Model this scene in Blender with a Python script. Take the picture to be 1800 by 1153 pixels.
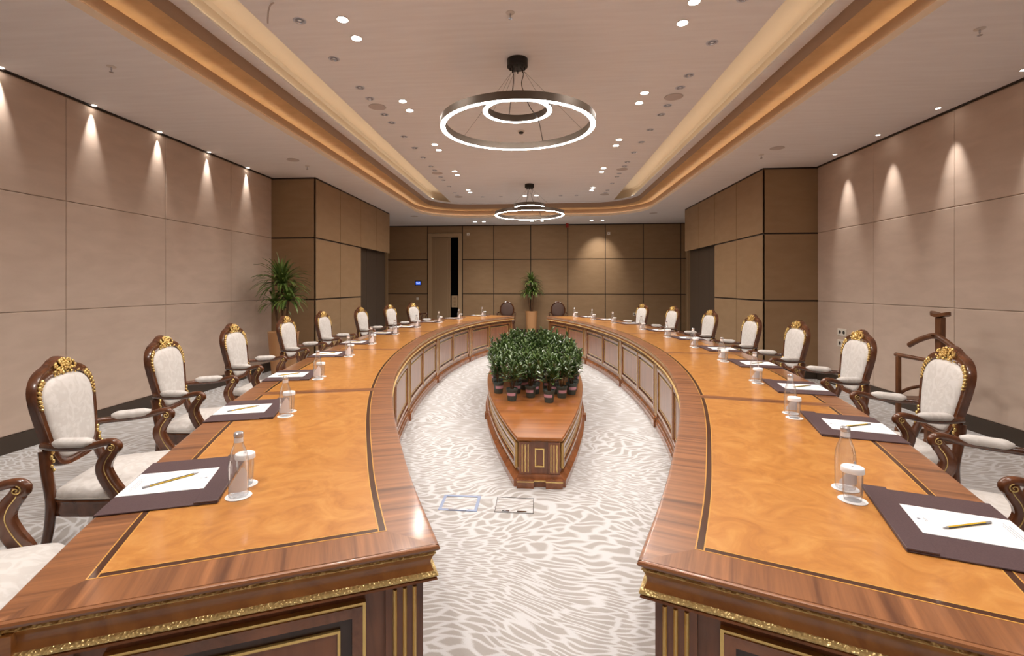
import bpy, bmesh, math, random
from mathutils import Vector, Matrix
random.seed(7)
for o in list(bpy.data.objects): bpy.data.objects.remove(o, do_unlink=True)
SC = bpy.context.scene
COL = SC.collection

# ---------------------------------------------------------------- camera
CAMX, CAMZ, YAW = 0.21, 1.45, math.atan(0.089)
cd = bpy.data.cameras.new('camera')
cam = bpy.data.objects.new('camera', cd); COL.objects.link(cam)
cam.location = (CAMX, 0, CAMZ)
cam.rotation_euler = (math.pi/2, 0, YAW)
cd.sensor_fit = 'HORIZONTAL'; cd.sensor_width = 36.0; cd.lens = 17.0
PX = 948 - 850*0.089
cd.shift_x = (900-PX)/1800.0
cd.shift_y = -(576.5-503)/1800.0
cd.clip_start = 0.05
SC.camera = cam
# ---------------------------------------------------------------- world, exposure
w = bpy.data.worlds.new('world'); SC.world = w; w.use_nodes = True
w.node_tree.nodes['Background'].inputs[0].default_value = (0.5, 0.45, 0.4, 1)
w.node_tree.nodes['Background'].inputs[1].default_value = 0.05
vs = SC.view_settings
vs.view_transform = 'Standard'; vs.look = 'None'; vs.gamma = 1.0; vs.use_curve_mapping = False
vs.exposure = -0.08
WARM = (1.0, 0.93, 0.86)
WARM2 = (1.0, 0.85, 0.66)
E_SPOT, E_WALL, E_END = 95.0, 85.0, 60.0      # watts
S_RING, S_COVE, S_SLOT, S_LENS = 52.0, 12.5, 7.0, 40.0

# ---------------------------------------------------------------- helpers
def new_obj(name, me, parent=None):
    o = bpy.data.objects.new(name, me); COL.objects.link(o)
    if parent is not None: o.parent = parent
    return o
def tag(o, label=None, cat=None, group=None, kind=None):
    if label: o['label'] = label
    if cat: o['category'] = cat
    if group: o['group'] = group
    if kind: o['kind'] = kind
    return o
def empty(name, loc=(0,0,0), rz=0.0):
    o = bpy.data.objects.new(name, None); COL.objects.link(o)
    o.location = loc; o.rotation_euler = (0,0,rz); o.empty_display_size = .05
    return o
def copy_tree(o, parent=None):
    c = o.copy(); COL.objects.link(c); c.parent = parent
    for ch in list(o.children): copy_tree(ch, c)
    return c

class MB:
    def __init__(s): s.v=[]; s.f=[]; s.uv=[]; s.smooth=False
    def vert(s,p): s.v.append(tuple(p)); return len(s.v)-1
    def face(s,idx,uv=None): s.f.append(tuple(idx)); s.uv.append(uv)
    def quadpts(s,pts,uv=None):
        b=len(s.v)
        for p in pts: s.v.append(tuple(p))
        s.face(range(b,b+len(pts)),uv)
    def box(s,x0,x1,y0,y1,z0,z1):
        b=len(s.v)
        for z in (z0,z1):
            for x,y in ((x0,y0),(x1,y0),(x1,y1),(x0,y1)): s.v.append((x,y,z))
        for f in ((3,2,1,0),(4,5,6,7),(0,1,5,4),(1,2,6,5),(2,3,7,6),(3,0,4,7)): s.face([b+i for i in f])
        return s
    def loops(s,L,closed=True,cap0=False,cap1=False):
        """connect successive loops (lists of points)"""
        n=len(L[0]); base=[]
        for lp in L:
            base.append(len(s.v))
            for p in lp: s.v.append(tuple(p))
        for a,b in zip(base[:-1],base[1:]):
            for i in range(n if closed else n-1):
                j=(i+1)%n
                s.face((a+i,a+j,b+j,b+i))
        if cap0: s.face([base[0]+i for i in range(n)][::-1])
        if cap1: s.face([base[-1]+i for i in range(n)])
        return s
    def lathe(s,prof,n=20,c=(0,0,0),cap0=True,cap1=True):
        L=[]
        for r,z in prof:
            L.append([(c[0]+r*math.cos(2*math.pi*i/n),c[1]+r*math.sin(2*math.pi*i/n),c[2]+z) for i in range(n)])
        return s.loops(L,True,cap0,cap1)
    def tube(s,pts,rad,n=8,up=(0,0,1),caps=True):
        """pts list of Vector, rad scalar / list / list of (w,h)"""
        pts=[Vector(p) for p in pts]; L=[]
        m=len(pts)
        prev=None
        for i,p in enumerate(pts):
            t=(pts[min(i+1,m-1)]-pts[max(i-1,0)]).normalized()
            if prev is None:
                u=Vector(up); 
                if abs(t.dot(u))>.95: u=Vector((1,0,0)) if abs(t.x)<.9 else Vector((0,1,0))
                a=t.cross(u).normalized()
            else:
                a=(prev-t*prev.dot(t)).normalized()
            prev=a; b=a.cross(t).normalized()
            r=rad[i] if isinstance(rad,(list,tuple)) and len(rad)==m else rad
            if isinstance(r,(tuple,list)): rw,rh=r
            else: rw=rh=r
            L.append([p+a*(rw*math.cos(2*math.pi*k/n))+b*(rh*math.sin(2*math.pi*k/n)) for k in range(n)])
        return s.loops(L,True,caps,caps)
    def blob(s,c,r,n=6,m=4,rot=None):
        c=Vector(c); 
        if not isinstance(r,(tuple,list)): r=(r,r,r)
        b=len(s.v)
        R=rot or Matrix.Identity(3)
        def P(x,y,z): return c+R@Vector((x*r[0],y*r[1],z*r[2]))
        s.v.append(tuple(P(0,0,-1)))
        for j in range(1,m):
            a=math.pi*j/m-math.pi/2
            for i in range(n):
                t=2*math.pi*i/n; s.v.append(tuple(P(math.cos(a)*math.cos(t),math.cos(a)*math.sin(t),math.sin(a))))
        s.v.append(tuple(P(0,0,1))); top=len(s.v)-1
        for i in range(n):
            j=(i+1)%n
            s.face((b,b+1+j,b+1+i))
            s.face((top,top-n+i,top-n+j))
        for k in range(m-2):
            for i in range(n):
                j=(i+1)%n; a=b+1+k*n
                s.face((a+i,a+j,a+n+j,a+n+i))
        return s
    def mesh(s,name,mats,smooth=None,fix=True):
        me=bpy.data.meshes.new(name); me.from_pydata(s.v,[],s.f)
        if any(u is not None for u in s.uv):
            L=me.uv_layers.new(name='UVMap'); k=0
            for u,f in zip(s.uv,s.f):
                for i in range(len(f)):
                    if u is not None: L.data[k].uv=u[i]
                    k+=1
        for m in (mats if isinstance(mats,(list,tuple)) else [mats]): me.materials.append(m)
        if fix:
            bm=bmesh.new(); bm.from_mesh(me); bmesh.ops.recalc_face_normals(bm,faces=bm.faces); bm.to_mesh(me); bm.free()
        sm=s.smooth if smooth is None else smooth
        if sm:
            if sm is True: sm=40
            for p in me.polygons: p.use_smooth=True
            try: me.set_sharp_from_angle(angle=math.radians(sm))
            except Exception: pass
        me.update()
        return me
    def build(s,name,mats,parent=None,smooth=None,fix=True,bevel=0):
        o=new_obj(name,s.mesh(name,mats,smooth,fix),parent)
        if bevel:
            b=o.modifiers.new('bevel','BEVEL'); b.width=bevel; b.segments=2; b.limit_method='ANGLE'
        return o
def cr(pts,n):
    """open Catmull-Rom resample through pts -> n samples (uniform parameter)"""
    P=[Vector(p) for p in pts]; m=len(P)-1; out=[]
    for k in range(n):
        t=k/(n-1)*m; i=min(int(t),m-1); u=t-i
        p0=P[i-1] if i>0 else P[0]*2-P[1]; p1=P[i]; p2=P[i+1]
        p3=P[i+2] if i+2<=m else P[m]*2-P[m-1]
        out.append(.5*((2*p1)+(p2-p0)*u+(2*p0-5*p1+4*p2-p3)*u*u+(3*p1-p0-3*p2+p3)*u**3))
    return out
ORD=['first','second','third','fourth','fifth','sixth','seventh','eighth','ninth','tenth','eleventh','twelfth','thirteenth','fourteenth','fifteenth','sixteenth','seventeenth','eighteenth']

# ---------------------------------------------------------------- materials
def lin(r,g,b):
    f=lambda c:(c/255/12.92 if c/255<=.04045 else ((c/255+.055)/1.055)**2.4)
    return (f(r),f(g),f(b),1)
def M(name,rgb,rough=.5,metal=0,coat=0,spec=.5,sheen=0,emis=None,es=0,coatr=.05):
    m=bpy.data.materials.new(name); m.use_nodes=True
    p=m.node_tree.nodes['Principled BSDF']
    p.inputs['Base Color'].default_value=rgb; p.inputs['Roughness'].default_value=rough
    p.inputs['Metallic'].default_value=metal; p.inputs['Coat Weight'].default_value=coat
    p.inputs['Coat Roughness'].default_value=coatr
    p.inputs['Specular IOR Level'].default_value=spec; p.inputs['Sheen Weight'].default_value=sheen
    if emis: p.inputs['Emission Color'].default_value=emis; p.inputs['Emission Strength'].default_value=es
    return m
def N(m,t,**kw):
    n=m.node_tree.nodes.new(t)
    for k,v in kw.items():
        if k in n.inputs: n.inputs[k].default_value=v
        else: setattr(n,k,v)
    return n
def lk(m,a,b): m.node_tree.links.new(a,b)
def prin(m): return m.node_tree.nodes['Principled BSDF']
def ramp(m,stops):
    r=N(m,'ShaderNodeValToRGB'); e=r.color_ramp.elements
    while len(e)<len(stops): e.new(.5)
    for k,(p,c) in enumerate(stops): e[k].position=p; e[k].color=c
    return r
def noisy(m,stops,scale=(1,1,1),nscale=5,detail=4,dist=0,coord='Object',bump=0,rough=.5,rot=(0,0,0)):
    tc=N(m,'ShaderNodeTexCoord'); mp=N(m,'ShaderNodeMapping')
    mp.inputs['Scale'].default_value=scale; mp.inputs['Rotation'].default_value=rot
    lk(m,tc.outputs[coord],mp.inputs['Vector'])
    n=N(m,'ShaderNodeTexNoise'); n.inputs['Scale'].default_value=nscale; n.inputs['Detail'].default_value=detail
    n.inputs['Roughness'].default_value=rough; n.inputs['Distortion'].default_value=dist
    lk(m,mp.outputs[0],n.inputs['Vector'])
    r=ramp(m,stops); lk(m,n.outputs[0],r.inputs[0]); lk(m,r.outputs[0],prin(m).inputs['Base Color'])
    if bump:
        b=N(m,'ShaderNodeBump'); b.inputs['Strength'].default_value=bump; b.inputs['Distance'].default_value=.01
        lk(m,n.outputs[0],b.inputs['Height']); lk(m,b.outputs[0],prin(m).inputs['Normal'])
    return m
def wood(name,dark,light,scale=(1,1,1),ns=6,coat=.6,rough=.3,coord='Object',dist=.6,coatr=.06):
    m=M(name,light,rough,coat=coat,coatr=coatr)
    mid=tuple((a+b)/2 for a,b in zip(dark,light))
    return noisy(m,[(.3,dark),(.5,mid),(.72,light)],scale,ns,6,dist,coord,rough=.6)

WAL_D,WAL_L=lin(96,56,34),lin(178,118,74)
MAT={}
MAT['walnut']=wood('walnut_veneer',WAL_D,WAL_L,(26,1.1,1),1.0,.6,.34,'UV',.4,.13)
MAT['walnut_end']=MAT['walnut']
MAT['walnut_body']=wood('walnut_body',lin(98,58,38),lin(150,96,64),(10,10,1.0),1.6,.45,.32,'Object',.5)
MAT['walnut_mould']=wood('walnut_moulding',lin(110,66,40),lin(168,106,66),(4,4,4),1.4,.7,.25,'Object',.5)
MAT['field']=wood('panel_field',lin(124,76,50),lin(160,104,70),(12,12,1.2),1.4,.45,.3,'Object',.5)
MAT['dark_recess']=wood('dark_recess',lin(48,26,18),lin(74,42,28),(8,8,1),2,.4,.35,'Object',.4)
MAT['frieze']=wood('frieze_burl',lin(140,86,42),lin(182,122,62),(1,1,1),9,.7,.28,'Object',1.5)
b=M('burl',lin(200,128,54),.34,coat=.75,coatr=.13); MAT['burl']=b
noisy(b,[(.25,lin(178,114,52)),(.5,lin(201,136,66)),(.75,lin(217,157,85))],(1.0,1.0,1),7.5,8,1.8,'Object',rough=.6)
MAT['inlay']=M('dark_inlay',lin(72,40,26),.3,coat=.7)
MAT['string']=M('boxwood_line',lin(214,160,78),.3,coat=.6)
g=M('gilt',lin(236,204,132),.26,metal=.65); MAT['gilt']=g
g=M('gilt_rope',lin(240,212,146),.3,metal=.5); MAT['rope']=g
tc=N(g,'ShaderNodeTexCoord'); vo=N(g,'ShaderNodeTexVoronoi'); vo.inputs['Scale'].default_value=130
lk(g,tc.outputs['Object'],vo.inputs['Vector']); bp=N(g,'ShaderNodeBump'); bp.inputs['Strength'].default_value=.9; bp.inputs['Distance'].default_value=.006
lk(g,vo.outputs['Distance'],bp.inputs['Height']); lk(g,bp.outputs[0],prin(g).inputs['Normal'])
MAT['mahog']=wood('mahogany',lin(58,31,19),lin(112,66,40),(3,3,1.2),4,.8,.25,'Object',.4)
MAT['valet']=wood('valet_wood',lin(80,46,24),lin(126,78,42),(3,3,1.2),4,.3,.4,'Object',.4)
# damask
d=M('damask',lin(206,198,190),.6,sheen=.3); MAT['damask']=d
noisy(d,[(.42,lin(208,203,199)),(.5,lin(213,209,205)),(.58,lin(220,216,213))],(1,1,1),16,2,1.6,'Object',bump=.08)
MAT['pipe']=M('piping',lin(196,190,184),.6)
MAT['purple']=M('purple_brown_upholstery',lin(96,74,66),.7)
# leather, paper
MAT['leather']=M('leather',lin(82,64,68),.42,spec=.5)
noisy(MAT['leather'],[(.3,lin(76,59,63)),(.7,lin(90,71,75))],(1,1,1),260,2,0,'Object',bump=.06)
MAT['paper']=M('paper',lin(244,244,246),.7)
MAT['ink']=M('ink',lin(120,122,136),.7)
MAT['pencil']=M('pencil_yellow',lin(222,184,40),.35); MAT['pencil_black']=M('pencil_black',lin(34,30,28),.4)
MAT['grey']=M('grey_tip',lin(150,148,150),.5)
# glass: thin clear shell
def glass(name,tint,ior=1.45,body=0.0,ribs=False):
    m=bpy.data.materials.new(name); m.use_nodes=True; nt=m.node_tree
    out=nt.nodes['Material Output']; nt.nodes.remove(nt.nodes['Principled BSDF'])
    tr=N(m,'ShaderNodeBsdfTransparent')
    lw=N(m,'ShaderNodeLayerWeight'); lw.inputs[0].default_value=.35
    rp=ramp(m,[(.35,tint),(.95,(.42,.45,.48,1))]); lk(m,lw.outputs['Facing'],rp.inputs[0]); lk(m,rp.outputs[0],tr.inputs[0])
    gl=N(m,'ShaderNodeBsdfGlossy'); gl.inputs['Roughness'].default_value=.03; gl.inputs[0].default_value=(1,1,1,1)
    fr=N(m,'ShaderNodeFresnel')
    ge=N(m,'ShaderNodeNewGeometry'); mr=N(m,'ShaderNodeMapRange'); mr.inputs['To Min'].default_value=ior; mr.inputs['To Max'].default_value=1/ior
    lk(m,ge.outputs['Backfacing'],mr.inputs['Value']); lk(m,mr.outputs[0],fr.inputs[0])
    mx=N(m,'ShaderNodeMixShader'); lk(m,fr.outputs[0],mx.inputs[0]); lk(m,tr.outputs[0],mx.inputs[1]); lk(m,gl.outputs[0],mx.inputs[2])
    if ribs:
        tc=N(m,'ShaderNodeTexCoord'); sep=N(m,'ShaderNodeSeparateXYZ'); lk(m,tc.outputs['Object'],sep.inputs[0])
        at=N(m,'ShaderNodeMath',operation='ARCTAN2'); lk(m,sep.outputs[1],at.inputs[0]); lk(m,sep.outputs[0],at.inputs[1])
        mu=N(m,'ShaderNodeMath',operation='MULTIPLY'); mu.inputs[1].default_value=34; lk(m,at.outputs[0],mu.inputs[0])
        si=N(m,'ShaderNodeMath',operation='SINE'); lk(m,mu.outputs[0],si.inputs[0])
        bp=N(m,'ShaderNodeBump'); bp.inputs['Strength'].default_value=.5; bp.inputs['Distance'].default_value=.004
        lk(m,si.outputs[0],bp.inputs['Height']); lk(m,bp.outputs[0],gl.inputs['Normal']); lk(m,bp.outputs[0],fr.inputs['Normal'])
    if body>0:
        df=N(m,'ShaderNodeBsdfDiffuse'); df.inputs[0].default_value=(.9,.92,.95,1)
        m2=N(m,'ShaderNodeMixShader'); m2.inputs[0].default_value=body
        lk(m,mx.outputs[0],m2.inputs[1]); lk(m,df.outputs[0],m2.inputs[2]); lk(m,m2.outputs[0],out.inputs[0])
    else: lk(m,mx.outputs[0],out.inputs[0])
    return m
MAT['glass']=glass('clear_glass',(.95,.96,.97,1),1.5,.06,True)
MAT['tumbler']=glass('tumbler_glass',(.95,.96,.97,1),1.5,.06)
MAT['white']=M('white_card',lin(246,246,248),.6)
MAT['label']=M('bottle_label',lin(226,228,238),.5)
MAT['silver']=M('silver_cap',lin(216,218,224),.25,metal=.6)
# walls
def fabric(name,c,v=6):
    m=M(name,lin(*c),.85,spec=.2)
    return noisy(m,[(.35,lin(*[x-v for x in c])),(.65,lin(*[x+v for x in c]))],(1,1,3),3.0,5,.3,'Object')
MAT['pad']=fabric('wall_fabric',(200,180,165),4)
MAT['bronze_panel']=fabric('bronze_panel',(153,126,96),3)
prin(MAT['bronze_panel']).inputs['Roughness'].default_value=.5
MAT['joint']=M('joint_dark',lin(44,32,24),.6)
MAT['padjoint']=M('pad_joint',lin(176,157,143),.9)
MAT['baseb']=M('baseboard_dark',lin(66,54,44),.5)
MAT['darkdoor']=M('dark_panel',lin(66,54,44),.5)
MAT['ceil']=M('ceiling_plaster',lin(232,230,231),.9,spec=.2)
noisy(MAT['ceil'],[(.3,lin(230,227,228)),(.7,lin(236,234,235))],(.6,6,1),3,5,.2,'Object')
MAT['covegold']=M('cove_gold',lin(176,134,88),.55,metal=.15)
noisy(MAT['covegold'],[(.3,lin(196,156,108)),(.7,lin(212,172,122))],(1,1,1),6,6,.4,'Object')
MAT['covedark']=M('cove_bronze',lin(164,136,112),.6)
MAT['covelip']=M('cove_lip',lin(240,230,214),.8)
MAT['slot']=M('slot_cream',lin(222,204,178),.9)
MAT['led']=M('led_strip',(0,0,0,1),.5,emis=WARM2+(1,),es=S_COVE)
MAT['led2']=M('led_strip_cream',(0,0,0,1),.5,emis=(1,.90,.76,1),es=S_SLOT)
MAT['ring']=M('ring_diffuser',(.8,.8,.8,1),.5,emis=(1,.93,.85,1),es=S_RING)
MAT['ringbody']=M('ring_bronze',lin(96,84,74),.4,metal=.5)
MAT['blackmetal']=M('canopy_black',lin(44,40,37),.45,metal=.4)
MAT['lens']=M('lens_lit',(1,1,1,1),.3,emis=(1,.9,.78,1),es=S_LENS)
MAT['lens_off']=M('lens_unlit',lin(240,244,250),.15,spec=.8)
MAT['chrome']=M('chrome_reflector',lin(200,204,214),.12,metal=1)
MAT['can_shade']=M('reflector_shadow',lin(160,164,178),.4,metal=.3)
MAT['satin']=M('satin_silver',lin(206,210,222),.35,metal=.35)
MAT['rim']=M('rim_white',lin(214,206,200),.5)
MAT['speaker']=M('speaker_grille',lin(194,184,181),.8)
MAT['plastic']=M('white_plastic',lin(226,218,206),.4)
MAT['hole']=M('socket_hole',lin(60,56,52),.6)
MAT['red']=M('red_plastic',lin(150,38,26),.4)
MAT['screen']=M('blue_screen',(0,0,0,1),.3,emis=lin(70,110,235),es=1.2)
MAT['screentext']=M('screen_text',(0,0,0,1),.3,emis=lin(200,215,255),es=1.4)
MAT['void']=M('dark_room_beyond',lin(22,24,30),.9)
MAT['casing']=M('door_casing',lin(168,142,110),.5)
MAT['doorleaf']=M('door_leaf',lin(150,124,94),.5)
MAT['hatch']=M('hatch_metal',lin(146,160,190),.35,metal=.5)
# carpet
c=M('carpet',lin(200,190,182),.95,spec=.1,sheen=.2); MAT['carpet']=c
def math_(m,op,a,b=None):
    n=N(m,'ShaderNodeMath',operation=op)
    for k,x in enumerate((a,b)):
        if x is None: continue
        if isinstance(x,(int,float)): n.inputs[k].default_value=x
        else: lk(m,x,n.inputs[k])
    return n.outputs[0]
tc=N(c,'ShaderNodeTexCoord')
def vmath(op,a,b):
    n=N(c,'ShaderNodeVectorMath',operation=op)
    for k,x in enumerate((a,b)):
        if isinstance(x,tuple): n.inputs[k].default_value=x
        else: lk(c,x,n.inputs[k])
    return n.outputs[0]
def cnoise(scale,vec,detail=1.0):
    n=N(c,'ShaderNodeTexNoise'); n.inputs['Scale'].default_value=scale; n.inputs['Detail'].default_value=detail; lk(c,vec,n.inputs['Vector']); return n
P0=tc.outputs['Object']
w1=vmath('MULTIPLY',vmath('SUBTRACT',cnoise(1.1,P0,0).outputs['Color'],(.5,.5,.5)),(.8,.8,0))
w2=vmath('MULTIPLY',vmath('SUBTRACT',cnoise(7.0,P0,0).outputs['Color'],(.5,.5,.5)),(.10,.075,0))
Pw=vmath('ADD',vmath('ADD',P0,w1),w2)
Ps=vmath('MULTIPLY',Pw,(7.2,28.0,1.0))
vo=N(c,'ShaderNodeTexVoronoi',voronoi_dimensions='2D',feature='DISTANCE_TO_EDGE'); vo.inputs['Scale'].default_value=1.0; lk(c,Ps,vo.inputs['Vector'])
n3=cnoise(240,P0,2)
val=math_(c,'ADD',vo.outputs['Distance'],math_(c,'MULTIPLY',math_(c,'SUBTRACT',n3.outputs[0],.5),.22))
r=ramp(c,[(.09,lin(205,206,208)),(.20,lin(171,167,164))])
lk(c,val,r.inputs[0]); lk(c,r.outputs[0],prin(c).inputs['Base Color'])
bp=N(c,'ShaderNodeBump'); bp.inputs['Strength'].default_value=.2; bp.inputs['Distance'].default_value=.006
lk(c,n3.outputs[0],bp.inputs['Height']); lk(c,bp.outputs[0],prin(c).inputs['Normal'])
# plants
lf=M('leaf_green',lin(46,78,34),.26,spec=.7); MAT['leaf']=lf
noisy(lf,[(.3,lin(40,62,32)),(.7,lin(94,118,62))],(1,1,1),9,3,0,'Object')
lf=M('strap_leaf_green',lin(58,82,36),.4,spec=.5); MAT['strap']=lf
noisy(lf,[(.3,lin(54,84,38)),(.7,lin(126,150,72))],(1,1,1),6,3,0,'Object')
MAT['potgreen']=M('nursery_pot',lin(74,88,86),.5)
MAT['potlabel']=M('pink_label',lin(214,170,192),.6)
MAT['soil']=M('soil',lin(52,40,32),.95)
MAT['stem']=M('stem',lin(96,68,44),.8)
MAT['terracotta']=M('tan_planter',lin(196,146,98),.45,coat=.2)
MAT['planter_top']=wood('planter_top_veneer',lin(134,78,38),lin(184,118,62),(.8,16,1),1.2,.7,.28,'Object',.5)

# ================================================================ ROOM
XL,XR,YB,YF,ZC=-4.38,4.53,14.65,-3.0,3.31
floor=MB(); floor.box(XL-1,XR+1,YF-.5,YB+1.6,-.1,0)
tag(floor.build('floor',MAT['carpet']),kind='structure')

def flat_panel(mb,axis,pos,a0,a1,z0,z1,th,bev,inward):
    """panel proud of plane axis=pos toward sign inward; a = other horizontal axis"""
    L=[]
    for d,e in ((0,0),(th-bev,0),(th-bev*.3,bev*.3),(th,bev)):
        pts=[]
        for a,z in ((a0+e,z0+e),(a1-e,z0+e),(a1-e,z1-e),(a0+e,z1-e)):
            q=pos+inward*d
            pts.append((q,a,z) if axis=='x' else (a,q,z))
        L.append(pts)
    mb.loops(L,True,True,True)

ROWS=[(.15,1.22),(1.22,2.28),(2.28,3.295)]
def side_wall(name,X,inward,ys):
    b=MB(); b.box(min(X,X-inward*.2),max(X,X-inward*.2),YF,7.95,0,ZC+.02)
    wobj=tag(b.build(name,MAT['padjoint']),kind='structure')
    for a0,a1 in zip(ys[:-1],ys[1:]):
        for z0,z1 in ROWS:
            p=MB(); flat_panel(p,'x',X,a0+.0015,a1-.0015,z0+.0015,z1-.0015,.022,.008,inward)
            p.build('wall_panel',MAT['pad'],wobj)
    return wobj
wl=side_wall('wall_left',XL-.022,1,[YF,-.76,.51,1.78,3.05,4.32,5.58,6.85,7.95])
wr=side_wall('wall_right',XR+.022,-1,[YF,-.68,.55,1.77,3.0,4.24,5.46,6.69,7.95])
for nm,x0,x1 in (('baseboard_left',XL,XL+.012),('baseboard_right',XR-.012,XR)):
    b=MB(); b.box(x0,x1,YF,7.95,0,.15); tag(b.build(nm,MAT['baseb']),kind='structure')
for nm,x0,x1 in (('trim_1',XL,XL+.02),('trim_2',XR-.02,XR)):
    b=MB(); b.box(x0,x1,YF,7.95,3.297,ZC); tag(b.build(nm,MAT['joint']),kind='structure')
b=MB(); b.box(XL-.2,XR+.2,YF-.2,YF,0,ZC+.02); wrear=tag(b.build('wall_rear',MAT['padjoint']),kind='structure')
for i in range(7):
    for z0,z1 in ROWS:
        p=MB(); a0=XL+i*1.273; flat_panel(p,'y',YF,a0+.003,a0+1.27,z0+.003,z1-.003,.022,.012,1); p.build('wall_panel',MAT['pad'],wrear)

# projecting side blocks (bronze panels)
def block(name,Xo,Xi,inward,n):
    # Xo wall side, Xi inner face ; inward = +1 for left
    root=MB(); x0,x1=sorted((Xo,Xi-inward*.02))
    root.box(x0,x1,7.97,10.08,0,ZC+.02)
    root.box(x0,x1,10.08,12.05,2.30,ZC+.02)
    w_=tag(root.build(name,MAT['joint']),kind='structure')
    rows=[(.15,1.21),(1.235,2.265),(2.29,3.285)]
    # face toward camera
    for z0,z1 in rows:
        p=MB(); a0,a1=sorted((Xo+inward*.0,Xi)); flat_panel(p,'y',7.97,a0,a1,z0,z1,.02,.003,-1); p.build('wall_panel',MAT['bronze_panel'],w_)
    ysplit=[7.95,9.0,10.08,11.06,12.07]
    for k,(a0,a1) in enumerate(zip(ysplit[:-1],ysplit[1:])):
        for r_,(z0,z1) in enumerate(rows):
            if k>=2 and r_<2: continue
            p=MB(); flat_panel(p,'x',Xi-inward*.02,a0+(.006 if k else 0),a1-.006,z0,z1,.02,.003,inward); p.build('wall_panel',MAT['bronze_panel'],w_)
    p=MB(); x0,x1=sorted((Xi,Xi-inward*.8)); p.box(x0,x1,7.962,10.08,0,.15); p.build('skirting',MAT['baseb'],w_)
    # recessed dark door below
    for k in range(3):
        p=MB(); y0=10.085+k*.66; x0,x1=sorted((Xi-inward*.16,Xi-inward*.12)); p.box(x0,x1,y0,y0+.65,0.01,2.30); p.build('recess_panel',MAT['darkdoor'],w_,bevel=.004)
    p=MB(); x0,x1=sorted((Xi-inward*.2,Xi-inward*.17)); p.box(x0,x1,10.08,12.07,0,2.3); p.build('recess_back',MAT['joint'],w_)
    p=MB(); x0,x1=sorted((Xi-inward*.2,Xo)); p.box(x0,x1,11.95,12.07,0,2.3); p.build('recess_jamb',MAT['joint'],w_)
    p=MB(); x0,x1=sorted((Xo,Xi)); p.box(x0,x1,7.955,12.06,3.29,ZC); p.build('shadow_gap',MAT['joint'],w_)
block('wall_block_left',XL-.1,-3.60,1,0)
block('wall_block_right',XR+.1,3.72,-1,0)

# alcove side walls beyond the blocks
AL,AR=-4.45,4.50
for nm,X,inw in (('wall_alcove_left',AL,1),('wall_alcove_right',AR,-1)):
    b=MB(); x0,x1=sorted((X,X-inw*.2)); b.box(x0,x1,11.9,YB+.2,0,ZC+.02); w_=tag(b.build(nm,MAT['joint']),kind='structure')
    for z0,z1 in ((.15,1.2),(1.22,2.25),(2.275,3.285)):
        p=MB(); flat_panel(p,'x',X,12.08,13.3,z0,z1,.02,.003,inw); p.build('wall_panel',MAT['bronze_panel'],w_)
        p=MB(); flat_panel(p,'x',X,14.45,YB,z0,z1,.02,.003,inw); p.build('wall_panel',MAT['bronze_panel'],w_)
    # door casing and leaf in the side wall
    p=MB(); x0,x1=sorted((X,X+inw*.05))
    p.box(x0,x1,13.32,13.42,0,3.05); p.box(x0,x1,14.34,14.44,0,3.05); p.box(x0,x1,13.42,14.34,2.95,3.05); p.build('door_casing',MAT['casing'],w_,bevel=.006)
    p=MB(); x0,x1=sorted((X,X+inw*.02)); p.box(x0,x1,13.42,14.34,0,2.95); p.build('door_leaf',MAT['doorleaf'],w_)
    p=MB(); flat_panel(p,'x',X,13.32,14.44,3.06,3.285,.02,.003,inw); p.build('wall_panel',MAT['bronze_panel'],w_)

# back wall with door opening
b=MB()
b.box(AL-.2,-3.20,YB+.02,YB+.2,0,ZC+.02); b.box(-2.145,AR+.2,YB+.02,YB+.2,0,ZC+.02); b.box(-3.20,-2.145,YB+.02,YB+.2,3.07,ZC+.02)
wb=tag(b.build('wall_back',MAT['joint']),kind='structure')
xs=[-2.13,-1.17,-.05,1.06,2.17,3.28,4.36,4.50]
for z0,z1 in ((.15,1.20),(1.222,2.25),(2.275,3.285)):
    for a0,a1 in list(zip(xs[:-1],xs[1:]))+[(-4.45,-3.215)]:
        p=MB(); flat_panel(p,'y',YB+.02,a0+.012,a1-.012,z0,z1,.02,.003,-1); p.build('wall_panel',MAT['bronze_panel'],wb)
p=MB(); flat_panel(p,'y',YB+.02,-3.2,-2.145,3.085,3.285,.02,.003,-1); p.build('wall_panel',MAT['bronze_panel'],wb)
b=MB(); b.box(-4.45,-3.21,YB-.012,YB,0,.15); b.box(-2.14,4.5,YB-.012,YB,0,.15); tag(b.build('baseboard_back',MAT['baseb']),kind='structure')
b=MB(); b.box(-4.45,4.5,YB-.03,YB,3.29,ZC); tag(b.build('trim_3',MAT['joint']),kind='structure')
# door
dr=tag(empty('door_1',(-2.67,YB,0)),kind='structure',label='tall tan door standing ajar in the back wall')
def dpart(name,x0,x1,y0,y1,z0,z1,m,par=dr,bev=0):
    p=MB(); p.box(x0+2.67,x1+2.67,y0-YB,y1-YB,z0,z1); return p.build(name,m,par,bevel=bev)
cs=MB()
for x0,x1,z0,z1 in ((-3.2,-3.085,0,3.07),(-2.26,-2.145,0,3.07),(-3.085,-2.26,2.955,3.07)): cs.box(x0+2.67,x1+2.67,-.04,.2,z0,z1)
cs.build('door_casing',MAT['casing'],dr,bevel=.008)
leaf=dpart('door_leaf',-3.085,-2.505,YB+.03,YB+.08,.01,2.95,MAT['doorleaf'])
for x in (-2.97,-2.6): dpart('door_moulding',x-.006,x+.006,YB+.024,YB+.03,.15,2.85,MAT['casing'],dr)
lp=dpart('lock_plate',-2.47,-2.275,YB+.0,YB+.03,.80,1.16,MAT['casing'],dr,.004)
for z in (.88,.98,1.08): dpart('plate_boss',-2.41,-2.34,YB-.008,YB,z-.035,z+.035,MAT['plastic'] if 0 else MAT['doorleaf'],dr)
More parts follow.
